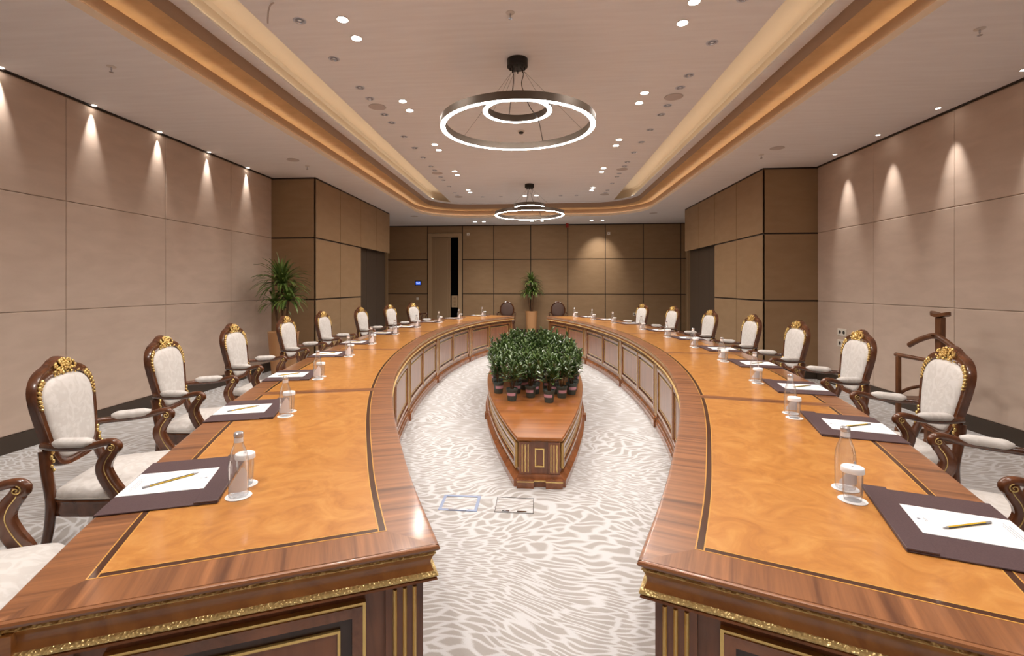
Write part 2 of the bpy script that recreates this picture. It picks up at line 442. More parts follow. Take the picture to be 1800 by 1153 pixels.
b=MB(); b.box(-3.3,-3.2,YB+.2,YB+1.5,0,3.2); b.box(-2.1,-2.0,YB+.2,YB+1.5,0,3.2); b.box(-3.3,-2.0,YB+1.5,YB+1.6,0,3.2); b.box(-3.3,-2.0,YB+.2,YB+1.6,3.1,3.2)
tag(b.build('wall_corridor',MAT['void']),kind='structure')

# ---------------------------------------------------------------- ceiling
def rrect(hx,y0,y1,r,n=12):
    pts=[]
    for cx,cy,a in ((hx-r,y1-r,0),(-hx+r,y1-r,90),(-hx+r,y0+r,180),(hx-r,y0+r,270)):
        for k in range(n+1):
            t=math.radians(a+90*k/n); pts.append((cx+r*math.cos(t),cy+r*math.sin(t)))
    return pts
HX,TY0,TY1,TR=2.865,-1.6,13.0,1.25
def tray(off): return rrect(HX-off,TY0+off,TY1-off,max(TR-off*.8,.3))
# soffit: fill with hole
bm=bmesh.new()
outer=[bm.verts.new((x,y,ZC)) for x,y in ((XL-.15,YF-.1),(XR+.15,YF-.1),(XR+.15,YB+.15),(XL-.15,YB+.15))]
inner=[bm.verts.new((x,y,ZC)) for x,y in tray(0)]
eds=[bm.edges.new((outer[i],outer[(i+1)%4])) for i in range(4)]+[bm.edges.new((inner[i],inner[(i+1)%len(inner)])) for i in range(len(inner))]
bmesh.ops.triangle_fill(bm,use_beauty=True,edges=eds)
bmesh.ops.recalc_face_normals(bm,faces=bm.faces)
for f in bm.faces:
    if f.normal.z>0: f.normal_flip()
me=bpy.data.meshes.new('ceiling'); bm.to_mesh(me); bm.free(); me.materials.append(MAT['ceil'])
ceil=tag(new_obj('ceiling',me),kind='structure')
def band(name,rows,mat,smooth=60):
    """rows: list of (off,z)"""
    m=MB(); m.loops([[(x,y,z) for x,y in tray(o)] for o,z in rows],True); return m.build(name,mat,ceil,smooth=smooth)
band('cove_lip',[(0,3.31),(0,3.368),(-.012,3.368),(-.012,3.345)],MAT['covelip'])
band('cove_trough',[(-.012,3.345),(-.04,3.345),(-.04,3.50)],MAT['covedark'])
band('cove_gold_band',[(-.04,3.50),(.275,3.50)],MAT['covegold'])
band('cove_upper_face',[(.275,3.50),(.275,3.618)],MAT['covedark'])
band('led_strip',[(-.018,3.349),(-.034,3.349)],MAT['led'],0)
# ledge + slots + raft
RX=2.08
YT0,YT1=TY0+.275,TY1-.275
def ledge(off,z): return [(x,y,z) for x,y in tray(off)]
m=MB(); m.loops([ledge(.275,3.618),ledge(.40,3.618),ledge(.40,3.635),ledge(.29,3.635)],True); m.build('cove_ledge',MAT['ceil'],ceil,smooth=40)
m=MB(); m.box(-2.7,2.7,YT0-.1,YT1+.1,3.85,3.88); m.build('slot_ceiling',MAT['slot'],ceil)
m=MB(); m.box(-RX,RX,YT0-.02,YT1+.02,3.63,3.66)
for s in (-1,1): m.box(*sorted((s*RX,s*(RX-.03))),YT0,YT1,3.66,3.85)
m.build('ceiling_raft',MAT['ceil'],ceil)
for s in (-1,1):
    q=sorted([(x,y) for x,y in tray(.338) if x*s>0 and TY0+.8<y<TY1-.85],key=lambda p:p[1])
    m=MB(); m.loops([[(x,y,z) for x,y in q] for z in (3.637,3.664)],False); m.build('led_strip',MAT['led2'],ceil)
m=MB(); m.loops([ledge(.29,3.635),ledge(.29,3.82),ledge(.32,3.85)],True); m.build('slot_side',MAT['slot'],ceil,40)

# ---------------------------------------------------------------- downlights
def make_light_mesh():
    rim=MB(); rim.lathe([(.036,.0),(.046,-.001),(.05,-.004),(.046,-.006),(.036,-.004),(.034,.0)],24,cap0=False,cap1=False)
    me_r=rim.mesh('downlight_rim',MAT['rim'],True)
    ref=MB(); ref.lathe([(.036,-.003),(.033,.015),(.024,.03)],24,cap0=False,cap1=False)
    me_f=ref.mesh('downlight_reflector',MAT['chrome'],True)
    l=MB(); l.lathe([(.001,-.0075),(.043,-.0065)],20,cap0=True,cap1=False); me_on=l.mesh('downlight_lens',MAT['lens'])
    l=MB(); l.lathe([(.001,.016),(.022,.022)],16,cap0=True,cap1=False); me_off=l.mesh('downlight_lens_off',MAT['lens_off'])
    l=MB(); l.lathe([(.001,.03),(.05,.03)],20,cap0=True,cap1=False); me_b=l.mesh('downlight_can_shade',MAT['can_shade'])  # flat disc, its darker tone painted in for shade inside the reflector
    rc=MB(); rc.lathe([(.034,-.002),(.044,-.006),(.052,-.004),(.053,0)],24,cap0=False,cap1=False); me_rc=rc.mesh('downlight_chrome_rim',MAT['satin'],True)
    return me_r,me_f,me_on,me_off,me_b,me_rc
ME_R,ME_F,ME_ON,ME_OFF,ME_B,ME_RC=make_light_mesh()
LD={}
def light_data(kind,e,size,blend,rad=.03):
    if kind not in LD:
        l=bpy.data.lights.new(kind,'SPOT'); l.energy=e; l.color=WARM; l.spot_size=math.radians(size); l.spot_blend=blend; l.shadow_soft_size=rad
        LD[kind]=l
    return LD[kind]
def downlight(x,y,z,lit,label,group,ldat=None,tilt=(0,0,0),sc=1.0):
    r=tag(empty('downlight',(x,y,z)),label,'downlight',group); r.scale=(sc,sc,sc)
    if lit:
        new_obj('rim',ME_R,r); new_obj('lens',ME_ON,r)
        if ldat:
            lo=bpy.data.objects.new('bulb',ldat); COL.objects.link(lo); lo.parent=r; lo.location=(0,0,-.012); lo.rotation_euler=tilt
    else:
        new_obj('rim',ME_RC,r); o=new_obj('lens',ME_OFF,r); o.location=(0,0,-.0215)
        o=new_obj('can_shade',ME_B,r); o.location=(0,0,-.0315); o.scale=(.72,.72,1)
        o=new_obj('reflector',ME_F,r); o.location=(0,0,-.006); o.scale=(1,1,.3)
    return r
SPOT=light_data('raft_spot',E_SPOT,158,1.0)
ZR=3.63
pair_y=[.32,2.07,3.82,5.57,7.32,9.06,10.83]
for sx,sn in ((-1,'left'),(1,'right')):
    for k,y in enumerate(pair_y):
        for q,dy in enumerate((0,.30)):
            if k<2: lab,gr='lit round downlight in the raised ceiling overhead, %s row'%sn,'lit downlights above the camera'
            else: lab='lit downlight, %s of the %s pair in the %s row of the raised ceiling'%(('nearer','farther')[q],ORD[k-2],sn)
            downlight(sx*1.39,y+dy,ZR,True,lab,'lit downlights of the raised ceiling',SPOT)
for q,x in enumerate((-.14,.14)):
    downlight(x,11.66,ZR,True,'lit downlight beyond the far ring chandelier, %s of two'%('left','right')[q],'lit downlights of the raised ceiling',SPOT)
ENDL=light_data('end_spot',E_END*.7,80,.8)
ENDL2=light_data('end_spot_aimed',E_END*3.0,66,1.0)
for k,x in enumerate((-1.64,-1.38,0,.29,1.68,1.98)):
    downlight(x,13.82,ZC,True,'lit downlight in the low ceiling by the back wall, %s from the left'%ORD[k],'lit downlights by the back wall',ENDL2 if k==5 else ENDL,(math.radians(36),0,math.radians(0)) if k==5 else (0,0,0))
WALLL=light_data('wall_spot',E_WALL,38,1.0,.012)
WALLR=light_data('wall_spot_right',E_WALL*1.0,36,1.0,.012)
for k,y in enumerate((2.85,3.72,4.585,5.45,6.32,7.22)):
    lab='small lit wall-washer against the left wall, %s from the projecting block'%ORD[5-k]
    downlight(XL+.032,y,ZC,True,lab,'wall washers',WALLL,(0,math.radians(0),0),.5)
for k,y in enumerate((2.75,3.65,4.545,5.44,6.34,7.21)):
    lab='small lit wall-washer near the right wall, %s from the projecting block'%ORD[5-k]
    downlight(XR-.17,y,ZC,True,lab,'wall washers',WALLR,(0,math.radians(-9),0),.5)
# bright patch on the back wall comes from an angled spot
unl=[3.81,4.48,5.155,5.465,5.99,6.30,6.90,7.48,8.05,8.66,8.96,9.52,9.80,10.43,11.15,11.45]
for sx,sn in ((-1,'left'),(1,'right')):
    for k,y in enumerate(unl):
        downlight(sx*1.75,y,ZR,False,'unlit chrome spotlight in the outer %s ceiling row, %s from the camera'%(sn,ORD[k]),'unlit chrome ceiling spotlights')
for k,x in enumerate((-1.17,-.72,.72,1.10)):
    downlight(x,11.73,ZR,False,'unlit chrome spotlight at the far end of the raised ceiling, %s from the left'%ORD[k],'unlit chrome ceiling spotlights')
def disc(name,x,y,z,r,mat,label,cat,group=None,rimr=None):
    o=MB(); o.lathe([(r*.97,0),(r,-.003),(r*.96,-.006),(r*.9,-.005),(.002,-.005)],28,cap0=False,cap1=True)
    t=o.build(name,mat,None,smooth=True); t.location=(x,y,z); return tag(t,label,cat,group)
for sx,sn in ((-1,'left'),(1,'right')):
    for k,y in enumerate((5.725,9.19,11.66)):
        disc('ceiling_speaker',sx*1.75,y,ZR,.105,MAT['speaker'],'round grey ceiling speaker in the %s spotlight row, %s from the camera'%(sn,ORD[k]),'speaker','ceiling speakers')
    disc('ceiling_speaker',sx*3.40,6.82,ZC,.09,MAT['speaker'],'round speaker flush in the low ceiling on the %s'%sn,'speaker','ceiling speakers')
    disc('ceiling_vent',sx*3.1,12.6,ZC,.10,MAT['speaker'],'flat round plate in the low ceiling by the %s block'%sn,'vent')
def sprinkler(x,y,z,label):
    r=tag(empty('sprinkler',(x,y,z)),label,'sprinkler','ceiling sprinklers')
    o=MB(); o.lathe([(.035,0),(.034,-.004),(.012,-.008),(.002,-.008)],16,cap0=False); o.build('escutcheon',MAT['rim'],r,True)
    o=MB(); o.lathe([(.006,-.006),(.006,-.03),(.004,-.032),(.004,-.045),(.016,-.046),(.016,-.049),(.002,-.05)],12,cap0=False); o.build('nozzle',MAT['chrome'],r,True)
for x,y,z,l in ((-3.40,3.79,ZC,'sprinkler head in the low ceiling on the left, nearest the camera'),(3.38,3.79,ZC,'sprinkler head in the low ceiling on the right, nearest the camera'),(-3.37,7.2,ZC,'sprinkler head in the left low ceiling before the projecting block'),(3.34,7.15,ZC,'sprinkler head in the right low ceiling before the projecting block'),(-.02,3.85,ZR,'sprinkler head in the raised ceiling nearer than the chandelier'),(-.05,7.33,ZR,'sprinkler head seen through the near ring chandelier'),(0.0,11.2,ZR,'sprinkler head by the far ring chandelier')): sprinkler(x,y,z,l)
r=tag(empty('smoke_detector',(-.045,6.8,ZR)),'round smoke detector seen through the near ring chandelier','detector')
o=MB(); o.lathe([(.05,0),(.05,-.012),(.045,-.016),(.002,-.016)],20,cap0=False); o.build('base',MAT['rim'],r,True)
o=MB(); o.lathe([(.035,-.016),(.03,-.035),(.02,-.04),(.002,-.04)],16,cap0=False); o.build('sensor',MAT['hole'],r,True)
o=MB(); o.box(-.3,.3,-.2,.2,-.006,0); o=o.build('access_hatch',MAT['ceil']); o.location=(.42,3.55,ZR); tag(o,'flush rectangular access hatch in the raised ceiling','hatch')
o=MB(); o.tube(cr([(0,0,0),(-.03,0,-.02),(-.045,.0,-.06),(-.05,0,-.12),(-.05,0,-.16)],12),.006,6); o=o.build('hanging_cable',MAT['speaker'],None,True); o.location=(-1.82,3.55,ZR); tag(o,'short grey cable hanging from the ceiling','cable')
o=MB(); o.box(-.04,.04,-.04,.04,-.13,0); o=o.build('fire_beacon',MAT['red'],bevel=.006); o.location=(1.03,14.45,ZC); tag(o,'small red fire beacon under the ceiling by the back wall','beacon')

# ---------------------------------------------------------------- chandeliers
def chandelier(cx,cy,label):
    r=tag(empty('ring_chandelier',(cx,cy,ZR)),label,'chandelier','ring chandeliers')
    def ring(R,z,name,dx=0,dy=0):
        n=72; w_,h=.05,.07
        o=MB(); L=[]
        for rr,zz in ((R-w_+.004,z+.002),(R-w_,z+.002),(R-w_,z+h),(R,z+h),(R,z+.002),(R-.004,z+.002)):
            L.append([(dx+rr*math.cos(2*math.pi*i/n),dy+rr*math.sin(2*math.pi*i/n),zz) for i in range(n)])
        o.loops(L,True); body=o.build(name,MAT['ringbody'],r,True,smooth_fix) if 0 else o.build(name,MAT['ringbody'],r,50)
        o=MB(); L=[[(dx+rr*math.cos(2*math.pi*i/n),dy+rr*math.sin(2*math.pi*i/n),zz) for i in range(n)] for rr,zz in ((R-w_+.003,z+.001),(R-w_+.006,z-.001),(R-.006,z-.001),(R-.003,z+.001))]
        o.loops(L,True); o.build('diffuser',MAT['ring'],body,50)
        return body
    ring(.74,-.665,'outer_ring'); ring(.335,-.50,'inner_ring',0,.0)
    o=MB(); o.lathe([(.10,0),(.10,-.07),(.09,-.078),(.002,-.078)],28,cap0=False); o.build('canopy',MAT['blackmetal'],r,40)
    o=MB()
    for k in range(8):
        a=2*math.pi*k/8; o.lathe([(.006,-.076),(.006,-.10),(.004,-.105)],8,(.07*math.cos(a),.07*math.sin(a),0))
    o.build('cable_grip',MAT['blackmetal'],r,40)
    for k in range(3):
        a=math.radians(25+120*k)
        for R,z in ((.715,-.596),(.31,-.43)):
            o=MB(); o.tube([(.07*math.cos(a),.07*math.sin(a),-.1),(R*math.cos(a),R*math.sin(a),z)],.0012,5); o.build('suspension_wire',MAT['blackmetal'],r)
    o=MB(); o.tube(cr([(.03,-.06,-.1),(.06,-.05,-.16),(.04,-.02,-.24),(.07,.0,-.34),(.12,.03,-.45),(.2,.2,-.52),(.25,.66,-.60)],30),.004,6); o.build('power_cord',MAT['blackmetal'],r,True)
    o=MB(); o.tube(cr([(-.03,-.06,-.1),(-.04,-.02,-.24),(-.07,.1,-.36),(-.1,.3,-.432)],20),.004,6); o.build('power_cord',MAT['blackmetal'],r,True)
    return r
chandelier(0,4.655,'large double ring chandelier nearest the camera')
chandelier(0,10.37,'double ring chandelier farther away near the back wall')

# ================================================================ TABLES
LPTS=[(-0.052,1.267),(-0.242,1.692),(-0.411,2.121),(-0.574,2.564),(-0.719,3.005),(-0.847,3.458),(-0.956,3.912),(-1.044,4.355),(-1.121,4.828),(-1.179,5.274),(-1.226,5.738),(-1.261,6.219),(-1.279,6.667),(-1.284,7.144),(-1.274,7.599),(-1.245,8.077),(-1.199,8.521),(-1.131,8.983),(-1.034,9.46),(-0.922,9.89),(-0.770,10.329),(-0.575,10.765),(-0.355,11.16)]
RPTS=[(0.453,1.239),(0.624,1.668),(0.776,2.102),(0.918,2.535),(1.047,2.985),(1.152,3.425),(1.238,3.878),(1.304,4.337),(1.351,4.792),(1.381,5.253),(1.395,5.713),(1.395,6.166),(1.381,6.628),(1.353,7.095),(1.312,7.539),(1.253,8.006),(1.179,8.467),(1.09,8.919),(0.984,9.358),(0.855,9.812),(0.71,10.248),(0.55,10.664),(0.362,11.088)]
class Curve:
    def __init__(s,pts,side,n=400,ns=1):
        s.p=[(v.x,v.y) for v in cr([(a,b,0) for a,b in pts],n)]
        s.S=[0]
        for a,b in zip(s.p[:-1],s.p[1:]): s.S.append(s.S[-1]+math.hypot(b[0]-a[0],b[1]-a[1]))
        s.L=s.S[-1]; s.side=side
    def at(s,t):
        t0=min(max(t,0),s.L)
        import bisect
        i=min(max(bisect.bisect_right(s.S,t0)-1,0),len(s.p)-2)
        u=(t0-s.S[i])/(s.S[i+1]-s.S[i]); a,b=s.p[i],s.p[i+1]
        j0,j1=max(i-6,0),min(i+7,len(s.p)-1)
        tx,ty=s.p[j1][0]-s.p[j0][0],s.p[j1][1]-s.p[j0][1]; l=math.hypot(tx,ty); tx/=l; ty/=l
        x,y=a[0]+(b[0]-a[0])*u,a[1]+(b[1]-a[1])*u
        if t<0 or t>s.L: e=t-t0; x+=tx*e; y+=ty*e
        n=(-ty,tx) if s.side<0 else (ty,-tx)
        return x,y,tx,ty,n
    def P(s,t,o,z):
        x,y,_,_,n=s.at(t); return (x+n[0]*o,y+n[1]*o,z)
def csweep(mb,cur,s0,s1,prof,m=None,mit0=0,mit1=0,closed=True,caps=True,uvs=None):
    """sweep profile [(o,z)] along curve from s0 to s1. mit0: start moves by mit0*o"""
    if m is None: m=max(2,int((s1-s0)/.06)+1)
    L=[]
    for k in range(m+1):
        u=k/m
        L.append([cur.P(s0+mit0*o+(s1+mit1*o-s0-mit0*o)*u,o,z) for o,z in prof])
    b=len(mb.v); n=len(prof)
    for lp in L:
        for p in lp: mb.v.append(p)
    for k in range(m):
        for i in range(n if closed else n-1):
            j=(i+1)%n
            uv=None
            if uvs:
                sa=s0+(s1-s0)*k/m; sb=s0+(s1-s0)*(k+1)/m
                uv=[(sa,prof[i][0]),(sa,prof[j][0]),(sb,prof[j][0]),(sb,prof[i][0])]
            mb.face((b+k*n+i,b+k*n+j,b+(k+1)*n+j,b+(k+1)*n+i),uv)
    if caps:
        u0=[(s0,p[0]) for p in prof] if uvs else None
        mb.face([b+i for i in range(n)][::-1],u0[::-1] if u0 else None); mb.face([b+m*n+i for i in range(n)],u0)
def rect(o0,o1,z0,z1): return [(o0,z0),(o1,z0),(o1,z1),(o0,z1)]
class EndPath:
    """straight path across a table end; coordinate t runs over o, offset o runs along +-s into the table"""
    def __init__(s,cur,s_end,dirn): s.c=cur; s.s=s_end; s.d=dirn
    def P(s,t,o,z): return s.c.P(s.s+s.d*o,t,z)
W=.945; ZT=.76
TOPPROF=[(.07,.742),(.016,.742),(.010,.744),(.003,.748),(0,.754),(.003,.759),(.007,.76),(.012,.7605)]
def end_sweep(mb,ep,prof,closed=True,uvs=None,t0=0,t1=W):
    m=2; n=len(prof); b=len(mb.v)
    for k in range(m+1):
        for o,z in prof: mb.v.append(ep.P(t0+o+(t1-o-t0-o)*k/m,o,z))
    for k in range(m):
        for i in range(n if closed else n-1):
            j=(i+1)%n; mb.face((b+k*n+i,b+k*n+j,b+(k+1)*n+j,b+(k+1)*n+i))
    mb.face([b+i for i in range(n)][::-1]); mb.face([b+m*n+i for i in range(n)])
def frame_ring(mb,fn,a0,a1,z0,z1,w_,d0,d1,m):
    """rectangular ring of bars on a surface fn(a,d,z); d = protrusion"""
    def bar(aa0,aa1,zz0,zz1):
        k=max(1,int(m*(aa1-aa0)/(a1-a0)+.99)); L=[]
        for q in range(k+1):
            a=aa0+(aa1-aa0)*q/k
            L.append([fn(a,d0,zz0),fn(a,d1,zz0),fn(a,d1,zz1),fn(a,d0,zz1)])
        mb.loops(L,True,True,True)
    bar(a0,a1,z1-w_,z1); bar(a0,a1,z0,z0+w_); bar(a0,a0+w_,z0+w_,z1-w_); bar(a1-w_,a1,z0+w_,z1-w_)
def panel_set(parent,fn,a0,a1,z0,z1,m=10,name='front_panel'):
    """panel: gilt bead, moulded frame, gilt bead, raised field"""
    o=MB()
    k=m; L=[]
    for q in range(k+1):
        a=a0+.075+(a1-a0-.15)*q/k
        L.append([fn(a,.0,z0+.075),fn(a,.008,z0+.075),fn(a,.008,z1-.075),fn(a,.0,z1-.075)])
    o.loops(L,True,True,True); p=o.build(name,MAT['field'],parent,20)
    o=MB(); frame_ring(o,fn,a0+.012,a1-.012,z0+.012,z1-.012,.026,0,.02,m); o.build('panel_frame',MAT['walnut_mould'],p,20)
    o=MB(); frame_ring(o,fn,a0+.038,a1-.038,z0+.038,z1-.038,.030,0,.004,m); o.build('panel_recess',MAT['dark_recess'],p,20)
    o=MB(); frame_ring(o,fn,a0+.004,a1-.004,z0+.004,z1-.004,.008,0,.017,m); frame_ring(o,fn,a0+.067,a1-.067,z0+.067,z1-.067,.007,0,.013,m); o.build('gilt_bead',MAT['gilt'],p,20)
    return p
NS=24
def desk_unit(cur,i,n,sidename):
    U=cur.L/n; s0,s1=i*U,(i+1)*U; g=.0012
    first,last=i==0,i==n-1
    a0=s0 if first else s0+g; a1=s1 if last else s1-g
    order=ORD[i]
    if first: lab='curved walnut and burl table section nearest the camera, %s half of the oval'%sidename
    elif last: lab='curved walnut and burl table section at the far end, %s half of the oval'%sidename
    else: lab='curved walnut and burl table section, %s from the camera in the %s half'%(order,sidename)
    cx,cy,_=cur.P((s0+s1)/2,W/2,0)
    root=tag(empty('table_section',(0,0,0)),lab,'table','curved sections of the oval conference table')
    # top slab
    prof=TOPPROF+[(W-o,z) for o,z in TOPPROF[::-1]]
    t=MB(); csweep(t,cur,a0,a1,prof,NS,1 if first else 0,-1 if last else 0,uvs=True) if 0 else csweep(t,cur,a0+(.012 if first else 0),a1-(.012 if last else 0),prof,NS,uvs=True)
    for fl,se,dr_ in ((first,0,1),(last,cur.L,-1)):
        if fl:
            end_sweep(t,EndPath(cur,se,dr_),[(o,z-.0002) for o,z in TOPPROF])
    top=t.build('table_top',MAT['walnut'],root,30)
    B,D,CB=.125,.024,.045
    zt=ZT+.0004
    e0=B if first else CB; e1=B if last else CB
    # end border veneer with grain running the other way (mitred)
    for fl,se,dr_ in ((first,0,1),(last,cur.L,-1)):
        if fl:
            m=MB(); k=12; ep=EndPath(cur,se,dr_)
            for q in range(k):
                u0,u1=q/k,(q+1)/k
                oo=lambda u,d:d+(W-2*d)*u
                pts=[ep.P(oo(u0,.013),.013,zt+.0006),ep.P(oo(u1,.013),.013,zt+.0006),ep.P(oo(u1,B),B,zt+.0006),ep.P(oo(u0,B),B,zt+.0006)]
                m.quadpts(pts,[(oo(u0,.013)+3,.013),(oo(u1,.013)+3,.013),(oo(u1,B)+3,B),(oo(u0,B)+3,B)])
            m.build('end_border',MAT['walnut'],top)
    # burl field
    m=MB(); fs0=s0+(B+D if first else CB); fs1=s1-(B+D if last else CB)
    csweep(m,cur,fs0,fs1,rect(B+D,W-B-D,ZT-.002,zt+.0006),NS); m.build('burl_field',MAT['burl'],top,30)
    # dark inlay and boxwood lines
    m=MB(); l=MB(); t1=.0035
    for o0,o1 in ((B,B+D),(W-B-D,W-B)):
        ia=s0+e0; ib=s1-e1
        csweep(m,cur,ia,ib,rect(o0+t1,o1-t1,ZT-.002,zt+.0008),NS)
        csweep(l,cur,ia,ib,rect(o0,o0+t1,ZT-.002,zt+.0010),NS); csweep(l,cur,ia,ib,rect(o1-t1,o1,ZT-.002,zt+.0010),NS)
    for fl,se,dr_ in ((first,0,1),(last,cur.L,-1)):
        if fl:
            ep=EndPath(cur,se,dr_)
            for (d0,d1,mb,zz) in ((B+t1,B+D-t1,m,.00095),(B,B+t1,l,.00115),(B+D-t1,B+D,l,.00115)):
                L=[[ep.P(t_,d0,ZT-.002),ep.P(t_,d1,ZT-.002),ep.P(t_,d1,zt+zz),ep.P(t_,d0,zt+zz)] for t_ in (d0,W-d0)]
                mb.loops(L,True,True,True)
    m.build('dark_inlay',MAT['inlay'],top,30); l.build('boxwood_line',MAT['string'],top,30)
    # apron
    def skirt(name,pr,mat,inner_only=False):
        mb=MB()
        csweep(mb,cur,a0,a1,pr,NS,1 if first else 0,-1 if last else 0)
        if not inner_only: csweep(mb,cur,a0,a1,[(W-o,z) for o,z in pr][::-1],NS,0,0)
        for fl,se,dr_ in ((first,0,1),(last,cur.L,-1)):
            if fl: end_sweep(mb,EndPath(cur,se,dr_),pr)
        return mb.build(name,mat,root,35)
    skirt('gilt_moulding',[(.03,.733),(.013,.733),(.009,.7375),(.013,.742),(.03,.742)],MAT['rope'])
    skirt('frieze',[(.05,.688),(.014,.688),(.020,.700),(.022,.712),(.018,.724),(.013,.733),(.05,.733)],MAT['frieze'])
    skirt('gilt_moulding',[(.03,.674),(.012,.674),(.005,.678),(.004,.682),(.008,.687),(.014,.689),(.03,.689)],MAT['rope'])
    skirt('lower_moulding',[(.06,.655),(.034,.655),(.026,.660),(.012,.664),(.006,.668),(.007,.673),(.014,.675),(.06,.675)],MAT['walnut_mould'])
    # body (inner front) and supports
    F=.055
    mb=MB(); csweep(mb,cur,s0+(F if first else g),s1-(F if last else g),rect(F,F+.03,.0,.662),NS)
    for fl,se,dr_ in ((first,0,1),(last,cur.L,-1)):
        if fl: 
            ep=EndPath(cur,se,dr_); mb.loops([[ep.P(t_,d,z) for d,z in ((F,0),(F+.03,0),(F+.03,.662),(F,.662))] for t_ in (F,W-F)],True,True,True)
    body=mb.build('carcass',MAT['walnut_body'],root,30)
    for ss,fl in ((s0+.02,first),(s1-.02,last)):
        if not fl:
            mb=MB(); mb.loops([[cur.P(ss+d,t_,z) for d,z in ((-.014,0),(.014,0),(.014,.742),(-.014,.742))] for t_ in (F+.03,W-.12)],True,True,True); mb.build('support_panel',MAT['walnut_body'],root)
    fn=lambda a,d,z: cur.P(a,F-d,z)
    # stiles at both ends, panels between
    sa=s0+(F if first else 0); sb=s1-(F if last else 0)
    pw=.06
    for c0,c1 in ((sa+g*4,sa+pw),(sb-pw,sb-g*4)):
        mb=MB(); csweep(mb,cur,c0,c1,rect(F-.014,F,.10,.655),2); mb.build('pilaster',MAT['walnut_mould'],body,30)
        mb=MB(); e_=.004
        for cc in (c0,c1-e_): csweep(mb,cur,cc,cc+e_,rect(F-.017,F-.0135,.11,.645),1)
        mb.build('gilt_line',MAT['gilt'],body)
    midc=(sa+sb)/2
    for c0,c1 in ((sa+pw+.03,midc-.018),(midc+.018,sb-pw-.03)): panel_set(body,fn,c0,c1,.15,.625,12)
    # plinth
    mb=MB(); pp=[(F+.01,0),(F-.035,0),(F-.035,.055),(F-.027,.06),(F-.022,.075),(F-.010,.085),(F-.004,.10),(F+.01,.10)]
    csweep(mb,cur,sa-(0 if not first else 0),sb,pp,NS,1 if first else 0,-1 if last else 0)
    for fl,se,dr_ in ((first,0,1),(last,cur.L,-1)):
        if fl: end_sweep(mb,EndPath(cur,se,dr_),pp)
    pl=mb.build('plinth',MAT['walnut_mould'],root,30)
    mb=MB()
    csweep(mb,cur,sa,sb,rect(F-.029,F-.018,.058,.066),NS,1 if first else 0,-1 if last else 0)
    for fl,se,dr_ in ((first,0,1),(last,cur.L,-1)):
        if fl: end_sweep(mb,EndPath(cur,se,dr_),rect(F-.029,F-.018,.058,.066))
    for ss in (sa,sb-.075):
        if not ((first and ss==sa) or (last and ss!=sa)):
            csweep(mb,cur,ss,ss+.075,rect(F-.05,F-.03,0,.075),2)
    mb.build('gilt_line',MAT['gilt'],pl) if 0 else mb.build('plinth_block',MAT['walnut_mould'],pl)
    # end face decoration
    for fl,se,dr_ in ((first,0,1),(last,cur.L,-1)):
        if not fl: continue
        ep=EndPath(cur,se,dr_); fe=lambda a,d,z: ep.P(a,F-d,z)
        for p0,p1,fl_ in ((F-.016,.138,(.062,.088,.114)),(W-.138,W-F+.016,(W-.114,W-.088,W-.062))):
            mb=MB(); mb.loops([[fe(a,0,.1),fe(a,.016,.1),fe(a,.016,.655),fe(a,0,.655)] for a in (p0,p1)],True,True,True); pil=mb.build('end_pilaster',MAT['walnut_body'],root)
            for a in fl_:
                mb=MB(); L=[]
                for z in (.13,.645):
                    L.append([fe(a-.006,.015,z),fe(a-.004,.021,z),fe(a,.0235,z),fe(a+.004,.021,z),fe(a+.006,.015,z)])
                mb.loops(L,True,True,True); mb.build('gilt_flute',MAT['gilt'],pil,40)
        panel_set(body,fe,.185,W-.185,.15,.632,4,'end_panel')
    # modesty board on the chair side
    mb=MB(); csweep(mb,cur,s0+(F if first else g),s1-(F if last else g),rect(W-.085,W-.06,.60,.742),12); mb.build('back_rail',MAT['walnut_body'],root,30)
    root.location=(cx,cy,0)
    for ch in root.children: ch.location=(-cx,-cy,0)
    return root
CUL,CUR=Curve(LPTS,-1),Curve(RPTS,1)
for cur,sn in ((CUL,'left'),(CUR,'right')):
    for i in range(5): desk_unit(cur,i,5,sn)

# ================================================================ TABLE SETTINGS (blotter, pad, pencil, bottle, tumbler, coasters)
# local frame: +y toward the table middle (forward of sitter), +x = sitter's right, origin at the outer table edge
def make_blotter():
    r=empty('desk_blotter')
    o=MB(); o.box(-.225,.225,.003,.333,0,.005); o.build('leather_pad',MAT['leather'],r,bevel=.0018)
    o=MB(); o.box(-.225,.225,.265,.333,.0052,.011); o.build('retaining_bar',MAT['leather'],r,bevel=.002)
    return r
def make_pad():
    r=empty('notepad')
    o=MB(); o.box(-.098,.098,-.128,.128,0,.0016); o.build('sheets',MAT['paper'],r)
    o=MB()
    for k,(l,x) in enumerate(((.10,0),(.13,0),(.075,.01))): o.box(x-l/2,x+l/2,-.108+k*.007,-.1068+k*.007,.0016,.0018)
    o.build('printed_address',MAT['ink'],r)
    o=MB(); o.lathe([(.0045,.0016),(.0045,.0019)],10,(.0,.108,0)); o.box(-.012,.012,.093,.0942,.0016,.0018); o.box(-.008,.008,.089,.0902,.0016,.0018); o.build('printed_emblem',MAT['ink'],r)
    return r
